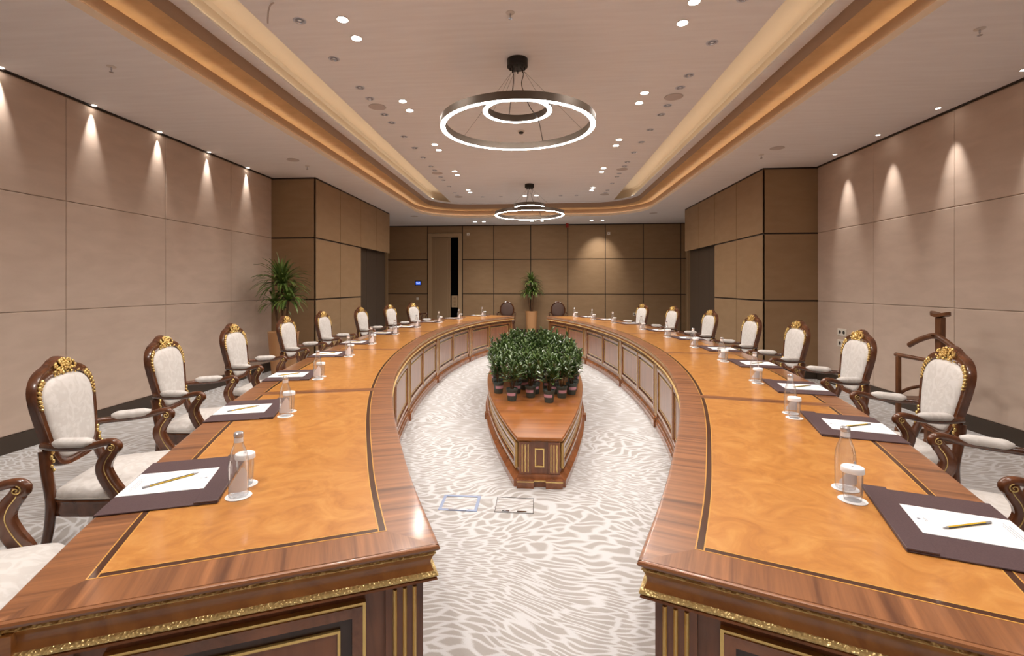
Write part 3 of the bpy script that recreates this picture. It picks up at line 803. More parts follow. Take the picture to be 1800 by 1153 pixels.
def make_pencil():
    r=empty('pencil'); L=.175
    o=MB(); n=6
    def hexl(y,rad): return [(rad*math.cos(math.radians(60*i+30)),y,.0035+rad*math.sin(math.radians(60*i+30))) for i in range(n)]
    o.loops([hexl(-.065,.0038),hexl(.07,.0038)],True,True,True)
    me=o.mesh('shaft',[MAT['pencil'],MAT['pencil_black']])
    for i,p in enumerate(me.polygons): p.material_index=1 if (i%2==0 and len(p.vertices)==4) else 0
    new_obj('shaft',me,r)
    o=MB(); o.loops([hexl(.07,.0038),hexl(.086,.001)],True,False,True); o.build('tip',MAT['stem'] if 0 else MAT['grey'],r)
    o=MB(); o.loops([hexl(-.085,.0036),hexl(-.065,.0038)],True,True,False); o.build('end_cap',MAT['grey'],r)
    return r
def make_bottle():
    r=empty('water_bottle')
    pr=[(.002,.004),(.026,.0),(.0295,.004),(.030,.02),(.0305,.06),(.0305,.10),(.029,.122),(.024,.145),(.0165,.165),(.0135,.178),(.0130,.192),(.0140,.196)]
    o=MB(); o.lathe(pr,28,cap0=True,cap1=False); o.build('glass',MAT['glass'],r,True)
    o=MB(); o.lathe([(.0143,.194),(.0150,.1965),(.0145,.206),(.012,.2085),(.002,.209)],20,cap0=True); o.build('cap',MAT['silver'],r,True)
    o=MB(); o.lathe([(.0140,.176),(.0137,.192)],20,cap0=False,cap1=False); o.build('neck_label',MAT['white'],r,True)
    # slanting label sail on the lower body
    o=MB(); L=[]
    for k in range(11):
        u=k/10; a=math.radians(-60+120*u); zt=.03+.075*max(0,1-abs(u-.75)/.75); R=.0312
        L.append([(R*math.sin(a),-R*math.cos(a),.022),(R*math.sin(a),-R*math.cos(a),zt)])
    b=0
    o.loops(L,False); o.build('label',MAT['label'],r,True)
    return r
def make_tumbler():
    r=empty('tumbler')
    o=MB(); o.lathe([(.002,.0),(.0235,.0),(.0245,.004),(.0265,.02),(.0285,.09),(.0290,.098),(.0272,.098),(.0268,.09),(.0246,.022),(.020,.014),(.002,.012)],24,cap0=True,cap1=True); o.build('glass',MAT['tumbler'],r,True)
    o=MB(); o.lathe([(.0325,.090),(.0320,.104),(.030,.1065),(.002,.107)],24,cap0=False,cap1=True); o.build('paper_cap',MAT['white'],r,40)
    o=MB(); o.lathe([(.004,.1072),(.002,.1074)],8,(.0,.0,0)); o.build('cap_mark',MAT['ink'],r)
    return r
def make_coaster():
    o=MB(); o.lathe([(.040,0),(.0405,.0008),(.040,.0016),(.002,.0016)],28,cap0=True,cap1=True); return o.build('coaster',MAT['white'])
PROTO={'b':make_blotter(),'n':make_pad(),'p':make_pencil(),'w':make_bottle(),'t':make_tumbler(),'c':make_coaster()}
USED={k:False for k in PROTO}
def take(k):
    if not USED[k]: USED[k]=True; return PROTO[k]
    return copy_tree(PROTO[k])
BL=[.5,1.48,2.47,3.58,4.55,5.67,6.77,7.87,8.80,9.74]
BR=[.73,1.75,2.65,3.61,4.58,5.63,6.72,8.04,9.01,9.82]
SEATS={'left':[],'right':[]}
for cur,sn,bs in ((CUL,'left',BL),(CUR,'right',BR)):
    for i,sb_ in enumerate(bs):
        sc_=sb_+(.17 if sn=='left' else -.17)
        x,y,tx,ty,n=cur.at(sc_)
        ox,oy=x+n[0]*W,y+n[1]*W
        fwd=(-n[0],-n[1]); rt=(fwd[1],-fwd[0]); rz=math.atan2(fwd[1],fwd[0])-math.pi/2
        SEATS[sn].append((sc_,ox,oy,n,rz))
        def put(o,lx,ly,z,rot=0):
            o.location=(ox+rt[0]*lx+fwd[0]*ly,oy+rt[1]*lx+fwd[1]*ly,z); o.rotation_euler=(0,0,rz+rot)
        zt=ZT+.0018
        where='%s place along the %s half'%(ORD[i],sn)
        o=take('b'); put(o,0,0,zt); tag(o,'dark plum leather desk blotter at the '+where,'blotter','leather desk blotters')
        jr=random.uniform(-.03,.03)
        o=take('n'); put(o,0,.135,zt+.0052,jr); tag(o,'white notepad on the blotter at the '+where,'notepad','white notepads')
        o=take('p'); put(o,.0,.135,zt+.0070,jr+math.radians(random.uniform(34,42))); tag(o,'yellow and black pencil on the notepad at the '+where,'pencil','yellow pencils')
        bx,by=.185,.385
        gx,gy=.085,.385
        for lx,ly,w_,nm in ((bx,by,'w','water bottle'),(gx,gy,'t','capped tumbler')):
            o=take('c'); put(o,lx,ly,zt); tag(o,'round white coaster under the %s at the %s'%(nm,where),'coaster','white coasters')
            o=take(w_); put(o,lx,ly,zt+.0018); o.rotation_euler=(0,0,random.uniform(-.25,.25)+(.35 if sn=='left' else -.2))
            if w_=='w': tag(o,'clear glass water bottle with silver cap at the '+where,'bottle','glass water bottles')
            else: tag(o,'glass tumbler with white paper cap at the '+where,'glass','capped tumblers')

# ================================================================ ARMCHAIRS
def BK(x,z,d=0): return (x,-.26-(z-.45)*.16+d,z)
def sym(half,n):
    """half outline bottom->top at x>=0 : closed smooth loop"""
    a=cr([(x,z,0) for x,z in half],n)
    right=[(v.x,v.y) for v in a]; right[0]=(0,right[0][1]); right[-1]=(0,right[-1][1])
    return right+[(-x,z) for x,z in right[-2:0:-1]]
OUT=[(0,.550),(.088,.553),(.150,.574),(.191,.636),(.208,.72),(.225,.80),(.237,.88),(.234,.942),(.209,.992),(.165,1.028),(.100,1.052),(.052,1.078),(0,1.090)]
INN=[(0,.588),(.072,.590),(.125,.610),(.160,.662),(.176,.735),(.190,.81),(.199,.875),(.193,.925),(.166,.965),(.122,.988),(.078,.998),(.04,1.003),(0,1.004)]
def make_armchair():
    r=empty('armchair'); HN=30
    A,B_=sym(OUT,HN),sym(INN,HN)
    mid=[((a[0]*.5+b[0]*.5),(a[1]*.5+b[1]*.5)) for a,b in zip(A,B_)]
    m1=[((a[0]*.85+b[0]*.15),(a[1]*.85+b[1]*.15)) for a,b in zip(A,B_)]
    m2=[((a[0]*.12+b[0]*.88),(a[1]*.12+b[1]*.88)) for a,b in zip(A,B_)]
    o=MB(); o.loops([[BK(x,z,-.016) for x,z in B_],[BK(x,z,-.016) for x,z in A],[BK(x,z,.008) for x,z in A],[BK(x,z,.022) for x,z in m1],[BK(x,z,.018) for x,z in mid],[BK(x,z,.024) for x,z in m2],[BK(x,z,.010) for x,z in B_],[BK(x,z,-.03) for x,z in B_]],True)
    fr=o.build('back_frame',MAT['mahog'],r,45)
    # padded back
    o=MB(); c=(0,.80); L=[]
    for s,d in ((1.0,.006),(.985,.018),(.95,.027),(.86,.034),(.6,.040),(.3,.042),(.02,.042)):
        L.append([BK(c[0]+(x-c[0])*s,c[1]+(z-c[1])*s,d) for x,z in B_])
    o.loops(L,True,False,True); bk=o.build('backrest',MAT['damask'],r,60)
    o=MB(); o.loops([[BK(c[0]+(x-c[0])*s,c[1]+(z-c[1])*s,d) for x,z in B_] for s,d in ((1.0,-.01),(1.0,-.034),(.9,-.04),(.02,-.042))],True,False,True); o.build('back_panel',MAT['damask'],r,60)
    o=MB(); pts=[BK(x*.992,c[1]+(z-c[1])*.992,.014) for x,z in B_]; o.tube(pts+[pts[0]],.0035,6); o.build('piping',MAT['pipe'],bk,60)
    # carved gilt ornaments
    rn=random.Random(3)
    o=MB()
    for k in range(110):
        x=rn.uniform(-.115,.115)*rn.uniform(.5,1); ax=abs(x)
        zin=1.004-(.02*ax/.078 if ax<.078 else .02+.25*(ax-.078))*.6
        zout=1.090-.24*ax if ax<.05 else 1.078-.52*(ax-.05)
        z=zin+.004+(zout-zin-.010)*rn.random()
        rr=rn.uniform(.0042,.0080)
        o.blob(BK(x,z,.020+rn.uniform(0,.012)),(rr,rr*.9,rr*rn.uniform(.8,1.4)),5,4)
    for k in range(7):
        a=2*math.pi*k/7; o.blob(BK(.016*math.cos(a),1.046+.016*math.sin(a),.034),(.007,.007,.007),5,4)
    o.blob(BK(0,1.046,.034),(.008,.010,.008),6,4)
    tag(o.build('crest_carving',MAT['gilt'],fr,60),kind='stuff')
    for s in (-1,1):
        o=MB(); path=cr([(.176,.986,0),(.199,.964,0),(.214,.928,0),(.217,.893,0),(.212,.860,0)],8)
        for k,v in enumerate(path):
            rr=.013-.0009*k; o.blob(BK(s*(v.x),v.y,.024),(rr*.85,.009,rr),6,4)
            if k<7: o.blob(BK(s*(v.x-.013),v.y-.008,.023),(rr*.5,.006,rr*.8),5,4)
        o.build('shoulder_carving',MAT['gilt'],fr,60)
        o=MB()
        for k in range(6): o.blob(BK(s*(.196+.0035*k-(.012 if k%2 else 0)),.668-.020*k,.018),(.010-.0007*k,.008,.014-.001*k),6,4)
        o.build('stile_carving',MAT['gilt'],fr,60)
    # rear legs with stiles
    for s in (-1,1):
        pts=cr([(s*.195,BK(0,.66)[1]-.008,.66),(s*.208,BK(0,.56)[1]-.008,.56),(s*.226,-.262,.47),(s*.232,-.255,.40),(s*.228,-.268,.28),(s*.230,-.300,.13),(s*.236,-.345,0)],22)
        o=MB(); o.tube(pts,[(.023-.006*k/21,.027-.009*k/21) for k in range(22)],10,(0,1,0)); o.build('leg',MAT['mahog'],r,50)
    # seat rail and cushion
    def seat_loop(e,z):
        half=[(0,.240-e),(.12,.236-e),(.22,.218-e),(.290-e,.182-e*.5),(.300-e,.11),(.290-e,-.01),(.268-e,-.13),(.242-e,-.225),(.20,-.262+e),(.1,-.268+e),(0,-.268+e)]
        a=cr([(x,y,0) for x,y in half],26); rt=[(v.x,v.y) for v in a]; rt[0]=(0,rt[0][1]); rt[-1]=(0,rt[-1][1])
        lp=rt+[(-x,y) for x,y in rt[-2:0:-1]]
        return [(x,y,z) for x,y in lp]
    o=MB(); o.loops([seat_loop(.03,.352),seat_loop(.008,.356),seat_loop(.002,.38),seat_loop(.008,.41),seat_loop(0,.428),seat_loop(.004,.436),seat_loop(.02,.438)],True,True,True); o.build('seat_rail',MAT['mahog'],r,45)
    o=MB(); L=[seat_loop(.010,.436),seat_loop(.004,.447),seat_loop(.008,.462),seat_loop(.022,.478)]
    base=seat_loop(.022,.478)
    for s,z in ((.86,.494),(.68,.506),(.45,.513),(.2,.516),(.02,.516)): L.append([(x*s,.015+(y-.015)*s,z) for x,y,_ in base])
    o.loops(L,True,False,True); st=o.build('seat',MAT['damask'],r,60)
    o=MB(); pts=seat_loop(.002,.443); o.tube(pts+[pts[0]],.004,6); o.build('piping',MAT['pipe'],st,60)
    # front legs
    for s in (-1,1):
        pts=cr([(s*.262,.178,.40),(s*.280,.202,.34),(s*.284,.208,.27),(s*.268,.190,.16),(s*.258,.182,.06),(s*.268,.198,.0)],18)
        o=MB(); o.tube(pts,[.036,.040,.042,.042,.040,.037,.034,.031,.028,.025,.023,.021,.020,.019,.019,.020,.024,.024],10); o.build('leg',MAT['mahog'],r,50)
    # arms
    for s in (-1,1):
        pts=cr([(s*.212,-.300,.690),(s*.245,-.24,.688),(s*.272,-.15,.688),(s*.288,-.06,.697),(s*.294,-.005,.710),(s*.296,.030,.711),(s*.296,.052,.694),(s*.295,.048,.674),(s*.294,.032,.667)],26)
        rad=[(.016,.018)]*16+[(.019,.019)]*6+[(.020,.017)]*4
        o=MB(); o.tube(pts,rad,10); arm=o.build('armrest',MAT['mahog'],r,50)
        sp=cr([(s*.295,.036,.695),(s*.295,.026,.665),(s*.292,.000,.625),(s*.290,-.008,.580),(s*.290,.016,.52),(s*.290,.052,.46),(s*.288,.066,.41)],24)
        o=MB(); L=[]
        for k,p in enumerate(sp):
            t=(sp[min(k+1,23)]-sp[max(k-1,0)]); t.x=0; t.normalize(); q=Vector((0,-t.z,t.y))
            wd=.024+.004*math.sin(k/23*math.pi)+.010*(k/23); th=.017
            L.append([p+q*wd*c_+Vector((th*d_,0,0)) for c_,d_ in ((1,.6),(.7,1),(-.7,1),(-1,.6),(-1,-.6),(-.7,-1),(.7,-1),(1,-.6))])
        o.loops(L,True,True,True); sup=o.build('arm_support',MAT['mahog'],r,50)
        for sd in (1,-1):
            o=MB(); g_=[]
            for k in range(22):
                a=math.radians(-60+k*24); R=.003+.016*(k/24); g_.append((s*.295+sd*.0195,.030+R*math.cos(a),.688+R*math.sin(a)))
            o.tube([Vector(p) for p in g_],.0024,5)
            o.tube([Vector((p.x+sd*.0175,p.y+.004+.009*(k/23),p.z)) for k,p in enumerate(sp[2:])],.0024,5)
            o.build('gilt_scroll',MAT['gilt'],sup,60)
        pp=cr([(s*.247,-.235,.709),(s*.262,-.18,.710),(s*.276,-.12,.711),(s*.288,-.052,.715)],14)
        o=MB(); o.tube(pp,[((.007+.025*min(1,math.sin(math.pi*(k+.6)/14.2)*1.7)),(.006+.018*min(1,math.sin(math.pi*(k+.6)/14.2)*1.7))) for k in range(14)],10); o.build('arm_pad',MAT['damask'],arm,60)
    return r
CH=make_armchair(); ch_used=False
def put_chair(x,y,rz,label):
    global ch_used
    o=CH if not ch_used else copy_tree(CH); ch_used=True
    o.location=(x,y,0); o.rotation_euler=(0,0,rz)
    return tag(o,label,'armchair','carved white damask armchairs around the table')
CHL=[.68,1.66,2.60,3.62,4.76,5.78,7.02,8.02,8.80]
CHR=[1.47,2.36,3.34,4.34,5.34,6.48,7.68,8.74]
for cur,sn,ss,D in ((CUL,'left',CHL,.39),(CUR,'right',CHR,.27)):
    for i,s in enumerate(ss):
        x,y,tx,ty,n=cur.at(s); rz=math.atan2(-n[1],-n[0])-math.pi/2
        if i==0: lab='white damask armchair cut off by the %s edge of the picture'%sn
        elif i==len(ss)-1: lab='white damask carved armchair farthest from the camera on the %s'%sn
        else: lab='white damask carved armchair on the %s side, %s fully visible one from the camera'%(sn,ORD[i-1])
        D_=D+(.10 if (sn=='left' and i==0) else 0)
        put_chair(x+n[0]*(W+D_),y+n[1]*(W+D_),rz,lab)

# ---------------------------------------------------------------- oval-back chairs by the back wall
def make_oval():
    r=empty('oval_back_chair')
    def lp(sx,sz,d,n=36): return [(sx*math.cos(2*math.pi*i/n),-.23-(.74+sz*math.sin(2*math.pi*i/n)-.45)*.12+d,.745+sz*math.sin(2*math.pi*i/n)) for i in range(n)]
    o=MB(); o.loops([lp(.185,.215,-.02),lp(.215,.245,-.02),lp(.218,.248,.01),lp(.20,.23,.022),lp(.185,.215,.01),lp(.185,.215,-.02)],True); fr=o.build('back_frame',MAT['mahog'],r,50)
    o=MB(); o.loops([lp(.186,.216,.005),lp(.17,.2,.022),lp(.1,.12,.03),lp(.004,.005,.032)],True,False,True); o.build('backrest',MAT['purple'],r,60)
    o=MB(); o.loops([lp(.186,.216,-.012),lp(.1,.12,-.022),lp(.004,.005,-.022)],True,False,True); o.build('back_panel',MAT['purple'],r,60)
    def sq(a,b_,z,n=32): return [(a*math.copysign(abs(math.cos(2*math.pi*i/n))**.5,math.cos(2*math.pi*i/n)),b_*math.copysign(abs(math.sin(2*math.pi*i/n))**.5,math.sin(2*math.pi*i/n)),z) for i in range(n)]
    o=MB(); o.loops([sq(.25,.24,.37),sq(.26,.25,.38),sq(.26,.25,.43),sq(.24,.23,.435)],True,True,True); o.build('seat_rail',MAT['mahog'],r,50)
    o=MB(); o.loops([sq(.25,.24,.432),sq(.252,.242,.46),sq(.22,.21,.485),sq(.1,.1,.495),sq(.01,.01,.495)],True,False,True); o.build('seat',MAT['purple'],r,60)
    for sx in (-1,1):
        o=MB(); o.tube([(sx*.22,.20,.38),(sx*.215,.205,.2),(sx*.21,.21,0)],[.024,.02,.014],8); o.build('leg',MAT['mahog'],r,50)
        o=MB(); o.tube(cr([(sx*.10,-.235,.53),(sx*.17,-.235,.45),(sx*.20,-.22,.38),(sx*.205,-.24,.2),(sx*.21,-.29,0)],10),.018,8); o.build('leg',MAT['mahog'],r,50)
        o=MB(); o.tube(cr([(sx*.20,-.26,.69),(sx*.25,-.15,.665),(sx*.27,.0,.66),(sx*.27,.10,.665),(sx*.265,.12,.64),(sx*.255,.09,.56),(sx*.25,.12,.44)],20),.016,8); o.build('armrest',MAT['mahog'],r,50)
    return r
OV=make_oval()
for k,(x,y,rz,lab) in enumerate(((-.75,14.15,math.pi,'brown oval-back armchair against the back wall, left of the tall plant'),(.76,14.15,math.pi,'brown oval-back armchair against the back wall, right of the tall plant'),(-3.15,13.5,math.pi*.5+math.pi,'dark wooden armchair near the tan door, mostly hidden by white chairs'))):
    o=OV if k==0 else copy_tree(OV); o.location=(x,y,0); o.rotation_euler=(0,0,rz); tag(o,lab,'armchair','brown oval-back armchairs')

# ================================================================ CENTRE PLANTER
PLX,PLY0,PLH=.212,3.51,.353
pts=[]
def hw(d): 
    d=min(d,5.4-d); return .167+.408*(1-(1-d/2.7)**1.8) if d<2.7 else .575
prt=tag(empty('low_planter_table',(PLX,PLY0,0),math.radians(1.55)),'low boat-shaped wooden plant table in the middle of the oval','table')
def dense(sgn): return [(sgn*hw(k*.15),k*.15) for k in range(37)]
PCR=Curve(dense(1),-1); PCL=Curve(dense(-1),1)     # normals point into the body
PL=5.4
def boat(e,z):
    a=[PCR.P(PCR.L*k/48,e,z) for k in range(49)]; b_=[PCL.P(PCL.L*k/48,e,z) for k in range(49)]
    a=[(x,min(max(y,e),PL-e),zz) for x,y,zz in a]; b_=[(x,min(max(y,e),PL-e),zz) for x,y,zz in b_]
    return a+b_[::-1]
o=MB(); o.loops([boat(.03,.318),boat(.012,.322),boat(.0,.334),boat(0.0,.345),boat(.006,.353)],True,True,True); o.build('table_top',MAT['planter_top'],prt,40)
o=MB(); o.loops([boat(.025,0),boat(.025,.32)],True,True,True); bd=o.build('carcass',MAT['walnut_body'],prt,30)
o=MB(); o.loops([boat(-.02,0),boat(-.02,.048),boat(-.012,.056),boat(.0,.064),boat(.012,.082),boat(.026,.085)],True,True,True); pl=o.build('plinth',MAT['walnut_mould'],prt,30)
for C_ in (PCR,PCL):
    fnp=lambda a,d,z,C_=C_: C_.P(a,.025-d,z)
    n=3; seg=C_.L/n
    for k in range(n):
        panel_set(bd,fnp,k*seg+.06,(k+1)*seg-.06,.105,.30,10,'side_panel')
    for k in (1,2):
        m=MB(); csweep(m,C_,k*seg-.035,k*seg+.035,rect(.008,.03,.08,.318),2); m.build('pilaster',MAT['walnut_mould'],bd)
        m=MB(); csweep(m,C_,k*seg-.045,k*seg+.045,rect(-.034,.0,0,.066),2); m.build('plinth_block',MAT['walnut_mould'],pl)
for yy,dr_ in ((.025,-1),(PL-.025,1)):
    fe=lambda a,d,z: (a,yy+dr_*d,z)
    for c_ in (-.104,.104):
        m=MB(); m.loops([[fe(c_-.042,0,z),fe(c_-.042,.012,z),fe(c_+.042,.012,z),fe(c_+.042,0,z)] for z in (.085,.318)],True,True,True); pi_=m.build('pilaster',MAT['walnut_body'],bd)
        for d_ in (-.022,0,.022):
            m=MB(); m.loops([[fe(c_+d_-.0045,.011,z),fe(c_+d_-.003,.017,z),fe(c_+d_+.003,.017,z),fe(c_+d_+.0045,.011,z)] for z in (.10,.30)],True,True,True); m.build('gilt_flute',MAT['gilt'],pi_)
        m=MB(); m.loops([[fe(c_-.07,-.02,z),fe(c_-.07,.06,z),fe(c_+.055*(1 if c_<0 else 1),.06,z),fe(c_+.055,-.02,z)] for z in (0,.06)],True,True,True) if 0 else m.box(c_-.06,c_+.06,min(yy,yy+dr_*.062),max(yy,yy+dr_*.062),0,.06); m.build('plinth_block',MAT['walnut_mould'],pl)
        m=MB(); m.box(c_-.061,c_+.061,min(yy,yy+dr_*.0635),max(yy,yy+dr_*.0635),.044,.051); m.build('gilt_line',MAT['gilt'],pl)
    m=MB(); m.box(-.045,.045,min(yy,yy+dr_*.0475),max(yy,yy+dr_*.0475),.044,.051); m.build('gilt_line',MAT['gilt'],pl)
    m=MB(); frame_ring(m,fe,-.034,.034,.135,.27,.009,0,.009,1); m.build('gilt_frame',MAT['gilt'],bd)

# ---------------------------------------------------------------- potted plants
def make_foliage(seed):
    rn=random.Random(seed); o=MB()
    nst=4
    for st in range(nst):
        a0=rn.uniform(0,6.28); br=rn.uniform(.01,.05); hgt=rn.uniform(.15,.23)
        bx,by=br*math.cos(a0),br*math.sin(a0)
        for k in range(20):
            u=k/19; z=.13+hgt*(.25+.75*u)
            az=k*2.4+rn.uniform(-.4,.4); el=math.radians(rn.uniform(5,35)+45*u); L=rn.uniform(.075,.115)*(1.05-.25*u); w_=L*.17
            d=Vector((math.cos(az)*math.cos(el),math.sin(az)*math.cos(el),math.sin(el))); sd=Vector((-math.sin(az),math.cos(az),0)); up=sd.cross(d)*-1
            b0=Vector((bx*(1+u),by*(1+u),z))
            p1=b0+d*L*.35; p2=b0+d*L*.7-Vector((0,0,L*.05)); p3=b0+d*L-Vector((0,0,L*.18))
            i=len(o.v)
            for p in (b0,p1-sd*w_+up*.004,p1-up*.003,p1+sd*w_+up*.004,p2-sd*w_*.8+up*.003,p2-up*.002,p2+sd*w_*.8+up*.003,p3): o.v.append(tuple(p))
            for f in ((0,2,1),(0,3,2),(1,2,5,4),(2,3,6,5),(4,5,7),(5,6,7)): o.face([i+q for q in f])
    return o.mesh('foliage',MAT['leaf'],fix=False)
FOL=[make_foliage(s) for s in (1,2,3,4)]
o=MB(); o.lathe([(.040,.0),(.043,.01),(.052,.10),(.056,.10),(.056,.118),(.053,.118),(.051,.108),(.002,.106)],20,cap0=True,cap1=True); ME_POT=o.mesh('pot',MAT['potgreen'],40)
o=MB(); 
L=[]
for k in range(13):
    a=math.radians(-55+110*k/12); L.append([(R*math.sin(a),-R*math.cos(a),z) for R,z in ((.0482,.052),(.0510,.080))])
o.loops(L,False); ME_LAB=o.mesh('pot_label',MAT['potlabel'],True)
o=MB()
for a in (.3,2.2,4.1,5.4): o.tube([(.01*math.cos(a),.01*math.sin(a),.10),(.03*math.cos(a),.03*math.sin(a),.2),(.045*math.cos(a),.045*math.sin(a),.28)],[.005,.004,.003],5)
ME_STEM=o.mesh('stems',MAT['stem'],True)
front=[(.302,4.60),(-.052,4.64),(.125,4.79),(.430,4.80)]
spots=[(x,y,None) for x,y in front]; rowi=0; yy=4.96
while yy<8.3:
    d=yy-PLY0; h_=hw(d)-.10; cx=PLX-.027*d
    n=max(2,int(round(2*h_/.195))+ (1 if rowi%2==0 else 0))
    for k in range(n):
        x=cx-h_+2*h_*k/(n-1) if n>1 else cx
        spots.append((x+random.uniform(-.012,.012),yy+random.uniform(-.015,.015),(rowi,k,n)))
    yy+=.185; rowi+=1
# keep clear of each other
okp=[]; NUM=['zero','one','two','three','four','five','six','seven','eight','nine','ten','eleven','twelve','thirteen','fourteen','fifteen','sixteen','seventeen','eighteen','nineteen','twenty','twenty-one','twenty-two','twenty-three']
for p in spots:
    if all(math.hypot(p[0]-q[0],p[1]-q[1])>.125 for q in okp): okp.append(p)
for i,(x,y,rw) in enumerate(okp):
    if i==0: lab='potted green plant at the very front of the plant table, right one'
    elif i==1: lab='potted green plant at the very front of the plant table, left one'
    elif i==2: lab='potted green plant just behind and between the two front pots'
    elif i==3: lab='potted green plant at the front right, behind the rightmost front pot'
    elif rw[1] in (0,rw[2]-1): lab='potted green plant on the %s edge of the massed plants, row %s from the front'%('left' if rw[1]==0 else 'right',NUM[rw[0]+3])
    elif rw[0]<5: lab='potted green plant in row %s of the massed plants, %s from the left'%(NUM[rw[0]+3],ORD[rw[1]])
    else: lab='small glossy green plant deep within the massed plants'
    r=tag(empty('potted_plant',(x,y,PLH),random.uniform(-.5,.5)),lab,'plant','massed potted plants on the low table')
    new_obj('pot',ME_POT,r); new_obj('pot_label',ME_LAB,r); new_obj('stems',ME_STEM,r)
    f=tag(new_obj('foliage',FOL[i%4],r),kind='stuff'); f.rotation_euler=(0,0,random.uniform(0,6.28)); sc=random.uniform(.95,1.12); f.scale=(sc,sc,random.uniform(.92,1.1))

# ---------------------------------------------------------------- tall dracaena plants
def strap_crown(o,c,n,L0,rn,droop=1.0,elmin=5,elmax=85):
    for k in range(n):
        az=k*2.399+rn.uniform(-.3,.3); u=(k+.5)/n; el=math.radians(elmin+(elmax-elmin)*u**.9+rn.uniform(-8,8)); L=L0*rn.uniform(.75,1.1); wd=.019
        d=Vector((math.cos(az)*math.cos(el),math.sin(az)*math.cos(el),math.sin(el))); sd=Vector((-math.sin(az),math.cos(az),0)); p=Vector(c); rows=[]
        m=7
        for q in range(m+1):
            w_=wd*math.sin(math.pi*min(.98,(.12+.86*q/m)))**.7
            rows.append((p-sd*w_,p-Vector((0,0,.004)),p+sd*w_))
            d=(d+Vector((0,0,-.20*droop*(q/m+.25)))).normalized(); p=p+d*L/m
        b=len(o.v)
        for rw in rows:
            for x in rw: o.v.append(tuple(x))
        for q in range(m):
            for j in (0,1): o.face((b+q*3+j,b+q*3+j+1,b+q*3+3+j+1,b+q*3+3+j))
def dracaena(x,y,rtop,h,crowns,label,seed):
    rn=random.Random(seed)
    r=tag(empty('potted_dracaena',(x,y,0)),label,'plant')
    o=MB(); o.lathe([(rtop*.70,0),(rtop*.72,.01),(rtop*.97,h-.02),(rtop,h),(rtop*.93,h),(rtop*.9,h-.05),(.002,h-.05)],32,cap0=True,cap1=True); o.build('pot',MAT['terracotta'],r,40)
    o=MB(); o.lathe([(rtop*.9,h-.048),(rtop*.5,h-.035),(.002,h-.03)],24,cap0=False); o.build('soil',MAT['soil'],r,True)
    for (cx,cy,cz,n,L,dr_) in crowns:
        o=MB(); o.tube(cr([(cx*.3,cy*.3,h-.06),(cx*.7,cy*.7,(h+cz)/2),(cx,cy,cz+.02)],8),.018,8); o.build('stem',MAT['stem'],r,True)
        o=MB(); strap_crown(o,(cx,cy,cz),n,L,rn,dr_); tag(o.build('foliage',MAT['strap'],r,60,fix=False),kind='stuff')
dracaena(-3.78,7.25,.235,.74,[(-.03,0,1.46,120,.50,1.35),(.12,-.08,1.22,60,.40,1.8),(-.14,-.02,1.16,26,.36,1.8)],'tall strap-leaved plant in a tan pot in the left corner',5)
dracaena(-.02,14.2,.185,.72,[(0,0,1.55,90,.36,1.5),(.08,-.05,1.28,70,.36,2.0),(-.1,-.02,1.22,60,.34,2.0)],'tall strap-leaved plant in a tan pot against the back wall',6)

# ================================================================ SMALL FITTINGS
def plate(name,loc,axis,w_,h,label,cat,holes=(),mat=None,group=None):
    """plate on a wall; axis 'x-' faces -x, 'y-' faces -y"""
    r=tag(empty(name,loc),label,cat,group)
    def bx(nm,a0,a1,z0,z1,d0,d1,m,par=r):
        o=MB()
        if axis=='x-': o.box(-d1,-d0,a0,a1,z0,z1)
        else: o.box(a0,a1,-d1,-d0,z0,z1)
        return o.build(nm,m,par,bevel=.002 if d1-d0>.005 else 0)
    bx('faceplate',-w_/2,w_/2,-h/2,h/2,0,.01,mat or MAT['plastic'])
    for a,z,s in holes: 
        o=MB(); o.lathe([(s,0),(s,.002),(s*.8,.0025),(.001,.0025)],14)
        q=o.build('socket',MAT['hole'],r,True); q.rotation_euler=(0,-math.pi/2,0) if axis=='x-' else (math.pi/2,0,0); q.location=(-.01,a,z) if axis=='x-' else (a,-.01,z)
    return r
plate('wall_socket',(XR,7.33,.79),'x-',.20,.10,'white double socket on the right wall, upper of two','socket',((-.045,0,.026),(.045,0,.026)),None,'double wall sockets')
plate('wall_socket',(XR,7.33,.63),'x-',.20,.10,'white double socket on the right wall, lower of two','socket',((-.045,0,.026),(.045,0,.026)),None,'double wall sockets')
plate('light_switch',(-3.53,YB,1.065),'y-',.075,.075,'small pale switch below the blue control panel','switch')
plate('wall_sensor',(-1.955,YB,3.04),'y-',.085,.085,'small white square sensor high beside the door','sensor',((0,0,.012),),None,'white square wall sensors')
plate('wall_sensor',(2.27,YB,3.02),'y-',.085,.085,'small white square sensor high on the right of the back wall','sensor',((0,0,.012),),None,'white square wall sensors')
r=tag(empty('control_panel',(-3.51,YB,1.545)),'glowing blue wall control panel beside the door','control panel')
o=MB(); o.box(-.10,.10,-.015,0,-.07,.07); o.build('housing',MAT['blackmetal'],r,bevel=.003)
o=MB(); o.box(-.075,.075,-.017,-.0152,-.05,.05); o.build('screen',MAT['screen'],r)
o=MB(); o.box(-.055,.055,-.018,-.0172,-.006,.006); o.box(-.06,-.02,-.018,-.0172,.02,.03); o.box(.02,.06,-.018,-.0172,.02,.03); o.build('screen_reading',MAT['screentext'],r)
plate('wall_socket',(3.02,YB,.62),'y-',.085,.085,'white socket low on the back wall behind the right chairs','socket',((0,0,.025),))
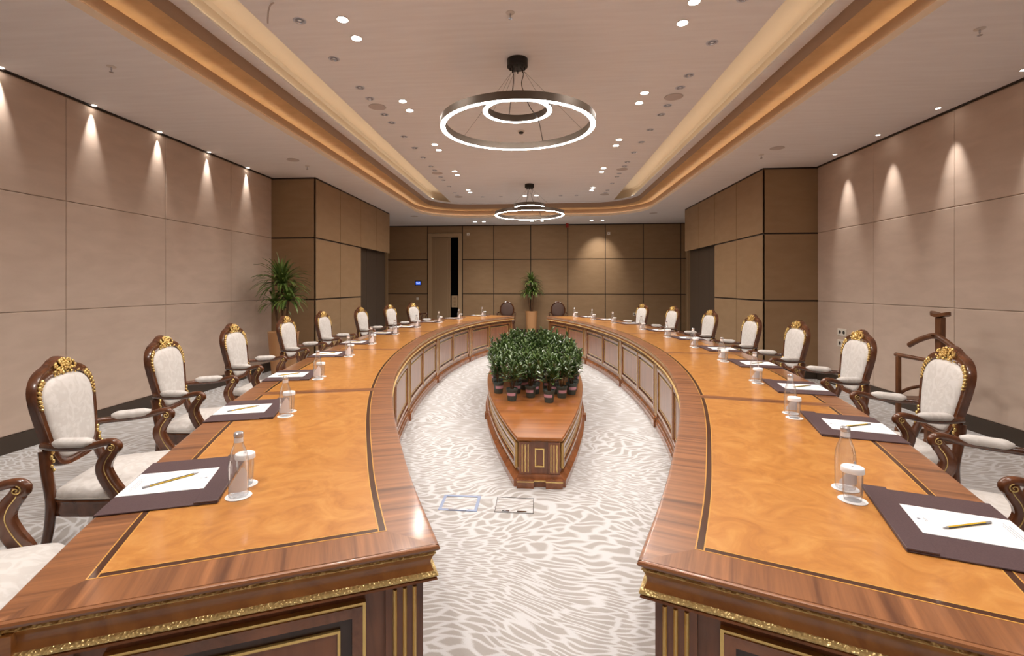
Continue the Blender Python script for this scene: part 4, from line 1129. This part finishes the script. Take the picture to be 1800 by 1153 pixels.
# floor boxes
for x,fr,lab in ((-.317,True,'floor box with blue-grey metal rim in the carpet before the planter'),(.048,False,'flush carpeted floor box lid to the right of the rimmed one')):
    r=tag(empty('floor_box',(x,3.20,0)),lab,'floor box')
    fl=lambda a,d,z: (a,z,d)
    o=MB()
    if fr: frame_ring(o,fl,-.127,.127,-.115,.112,.02,0,.004,1); o.build('metal_rim',MAT['hatch'],r); o=MB(); o.box(-.06,.06,-.112,-.098,.004,.006); o.build('lift_handle',MAT['chrome'],r); i_=.107
    else: frame_ring(o,fl,-.125,.125,-.112,.112,.003,0,.002,1); o.build('lid_edge',MAT['hole'],r); o=MB(); o.box(-.08,-.03,-.1,-.088,.003,.006); o.box(.02,.08,-.1,-.088,.003,.006); o.build('lift_handle',MAT['chrome'],r); i_=.121
    o=MB(); o.box(-i_,i_,-i_*.85,i_*.8,0,.0025); o.build('carpet_lid',MAT['carpet'],r)
# ---------------------------------------------------------------- valet stand
r=tag(empty('valet_stand',(3.95,5.0,0)),'wooden valet stand by the right wall behind the armchairs','valet stand')
mv=MAT['valet']
o=MB(); o.box(.11,.16,.02,.09,.04,1.15); o.build('post',mv,r,bevel=.006)
o=MB(); L=[]
for k in range(13):
    y=-.10+.20*k/12; z=1.150+.025*abs(k/6-1)**1.5; hwid=.05*math.sqrt(max(.05,1-(abs(k/6-1))**3))
    L.append([(.135-hwid,y+.055,z),(.135+hwid,y+.055,z),(.135+hwid,y+.055,z+.03),(.135-hwid,y+.055,z+.03)])
o.loops(L,True,True,True); o.build('tray',mv,r,40)
o=MB(); o.tube(cr([(.07,.36,.84),(.07,.25,.90),(.08,.12,.955),(.09,.05,.965),(.08,-.02,.955),(.07,-.15,.90),(.07,-.25,.83)],22),[(.022,.028)]*22,8); o.build('jacket_hanger',mv,r,50)
o=MB(); o.tube([(.135,.055,.965),(.04,.055,.975)],.012,8); o.build('hanger_peg',mv,r)
for y in (-.20,.16):
    o=MB(); o.box(-.19,-.155,y-.018,y+.018,0,.755); o.build('front_post',mv,r,bevel=.004)
    o=MB(); o.box(-.20,.20,y-.018,y+.018,.0,.035); o.build('foot',mv,r,bevel=.004)
    o=MB(); o.tube(cr([(-.17,y,.37),(-.10,y,.42),(.0,y*.8,.46),(.1,y*.4,.48),(.13,.055,.48)],14),.016,8); o.build('curved_brace',mv,r,50)
o=MB(); o.tube([(-.172,-.235,.765),(-.172,.195,.765)],.02,12); o.build('trouser_bar',mv,r,40)
o=MB(); o.box(-.19,.14,-.20,.16,.33,.36); o.build('shelf',mv,r,bevel=.004)
o=MB(); o.box(.10,.17,-.2,.16,.035,.07); o.build('base_rail',mv,r,bevel=.004)
bpy.context.view_layer.update()
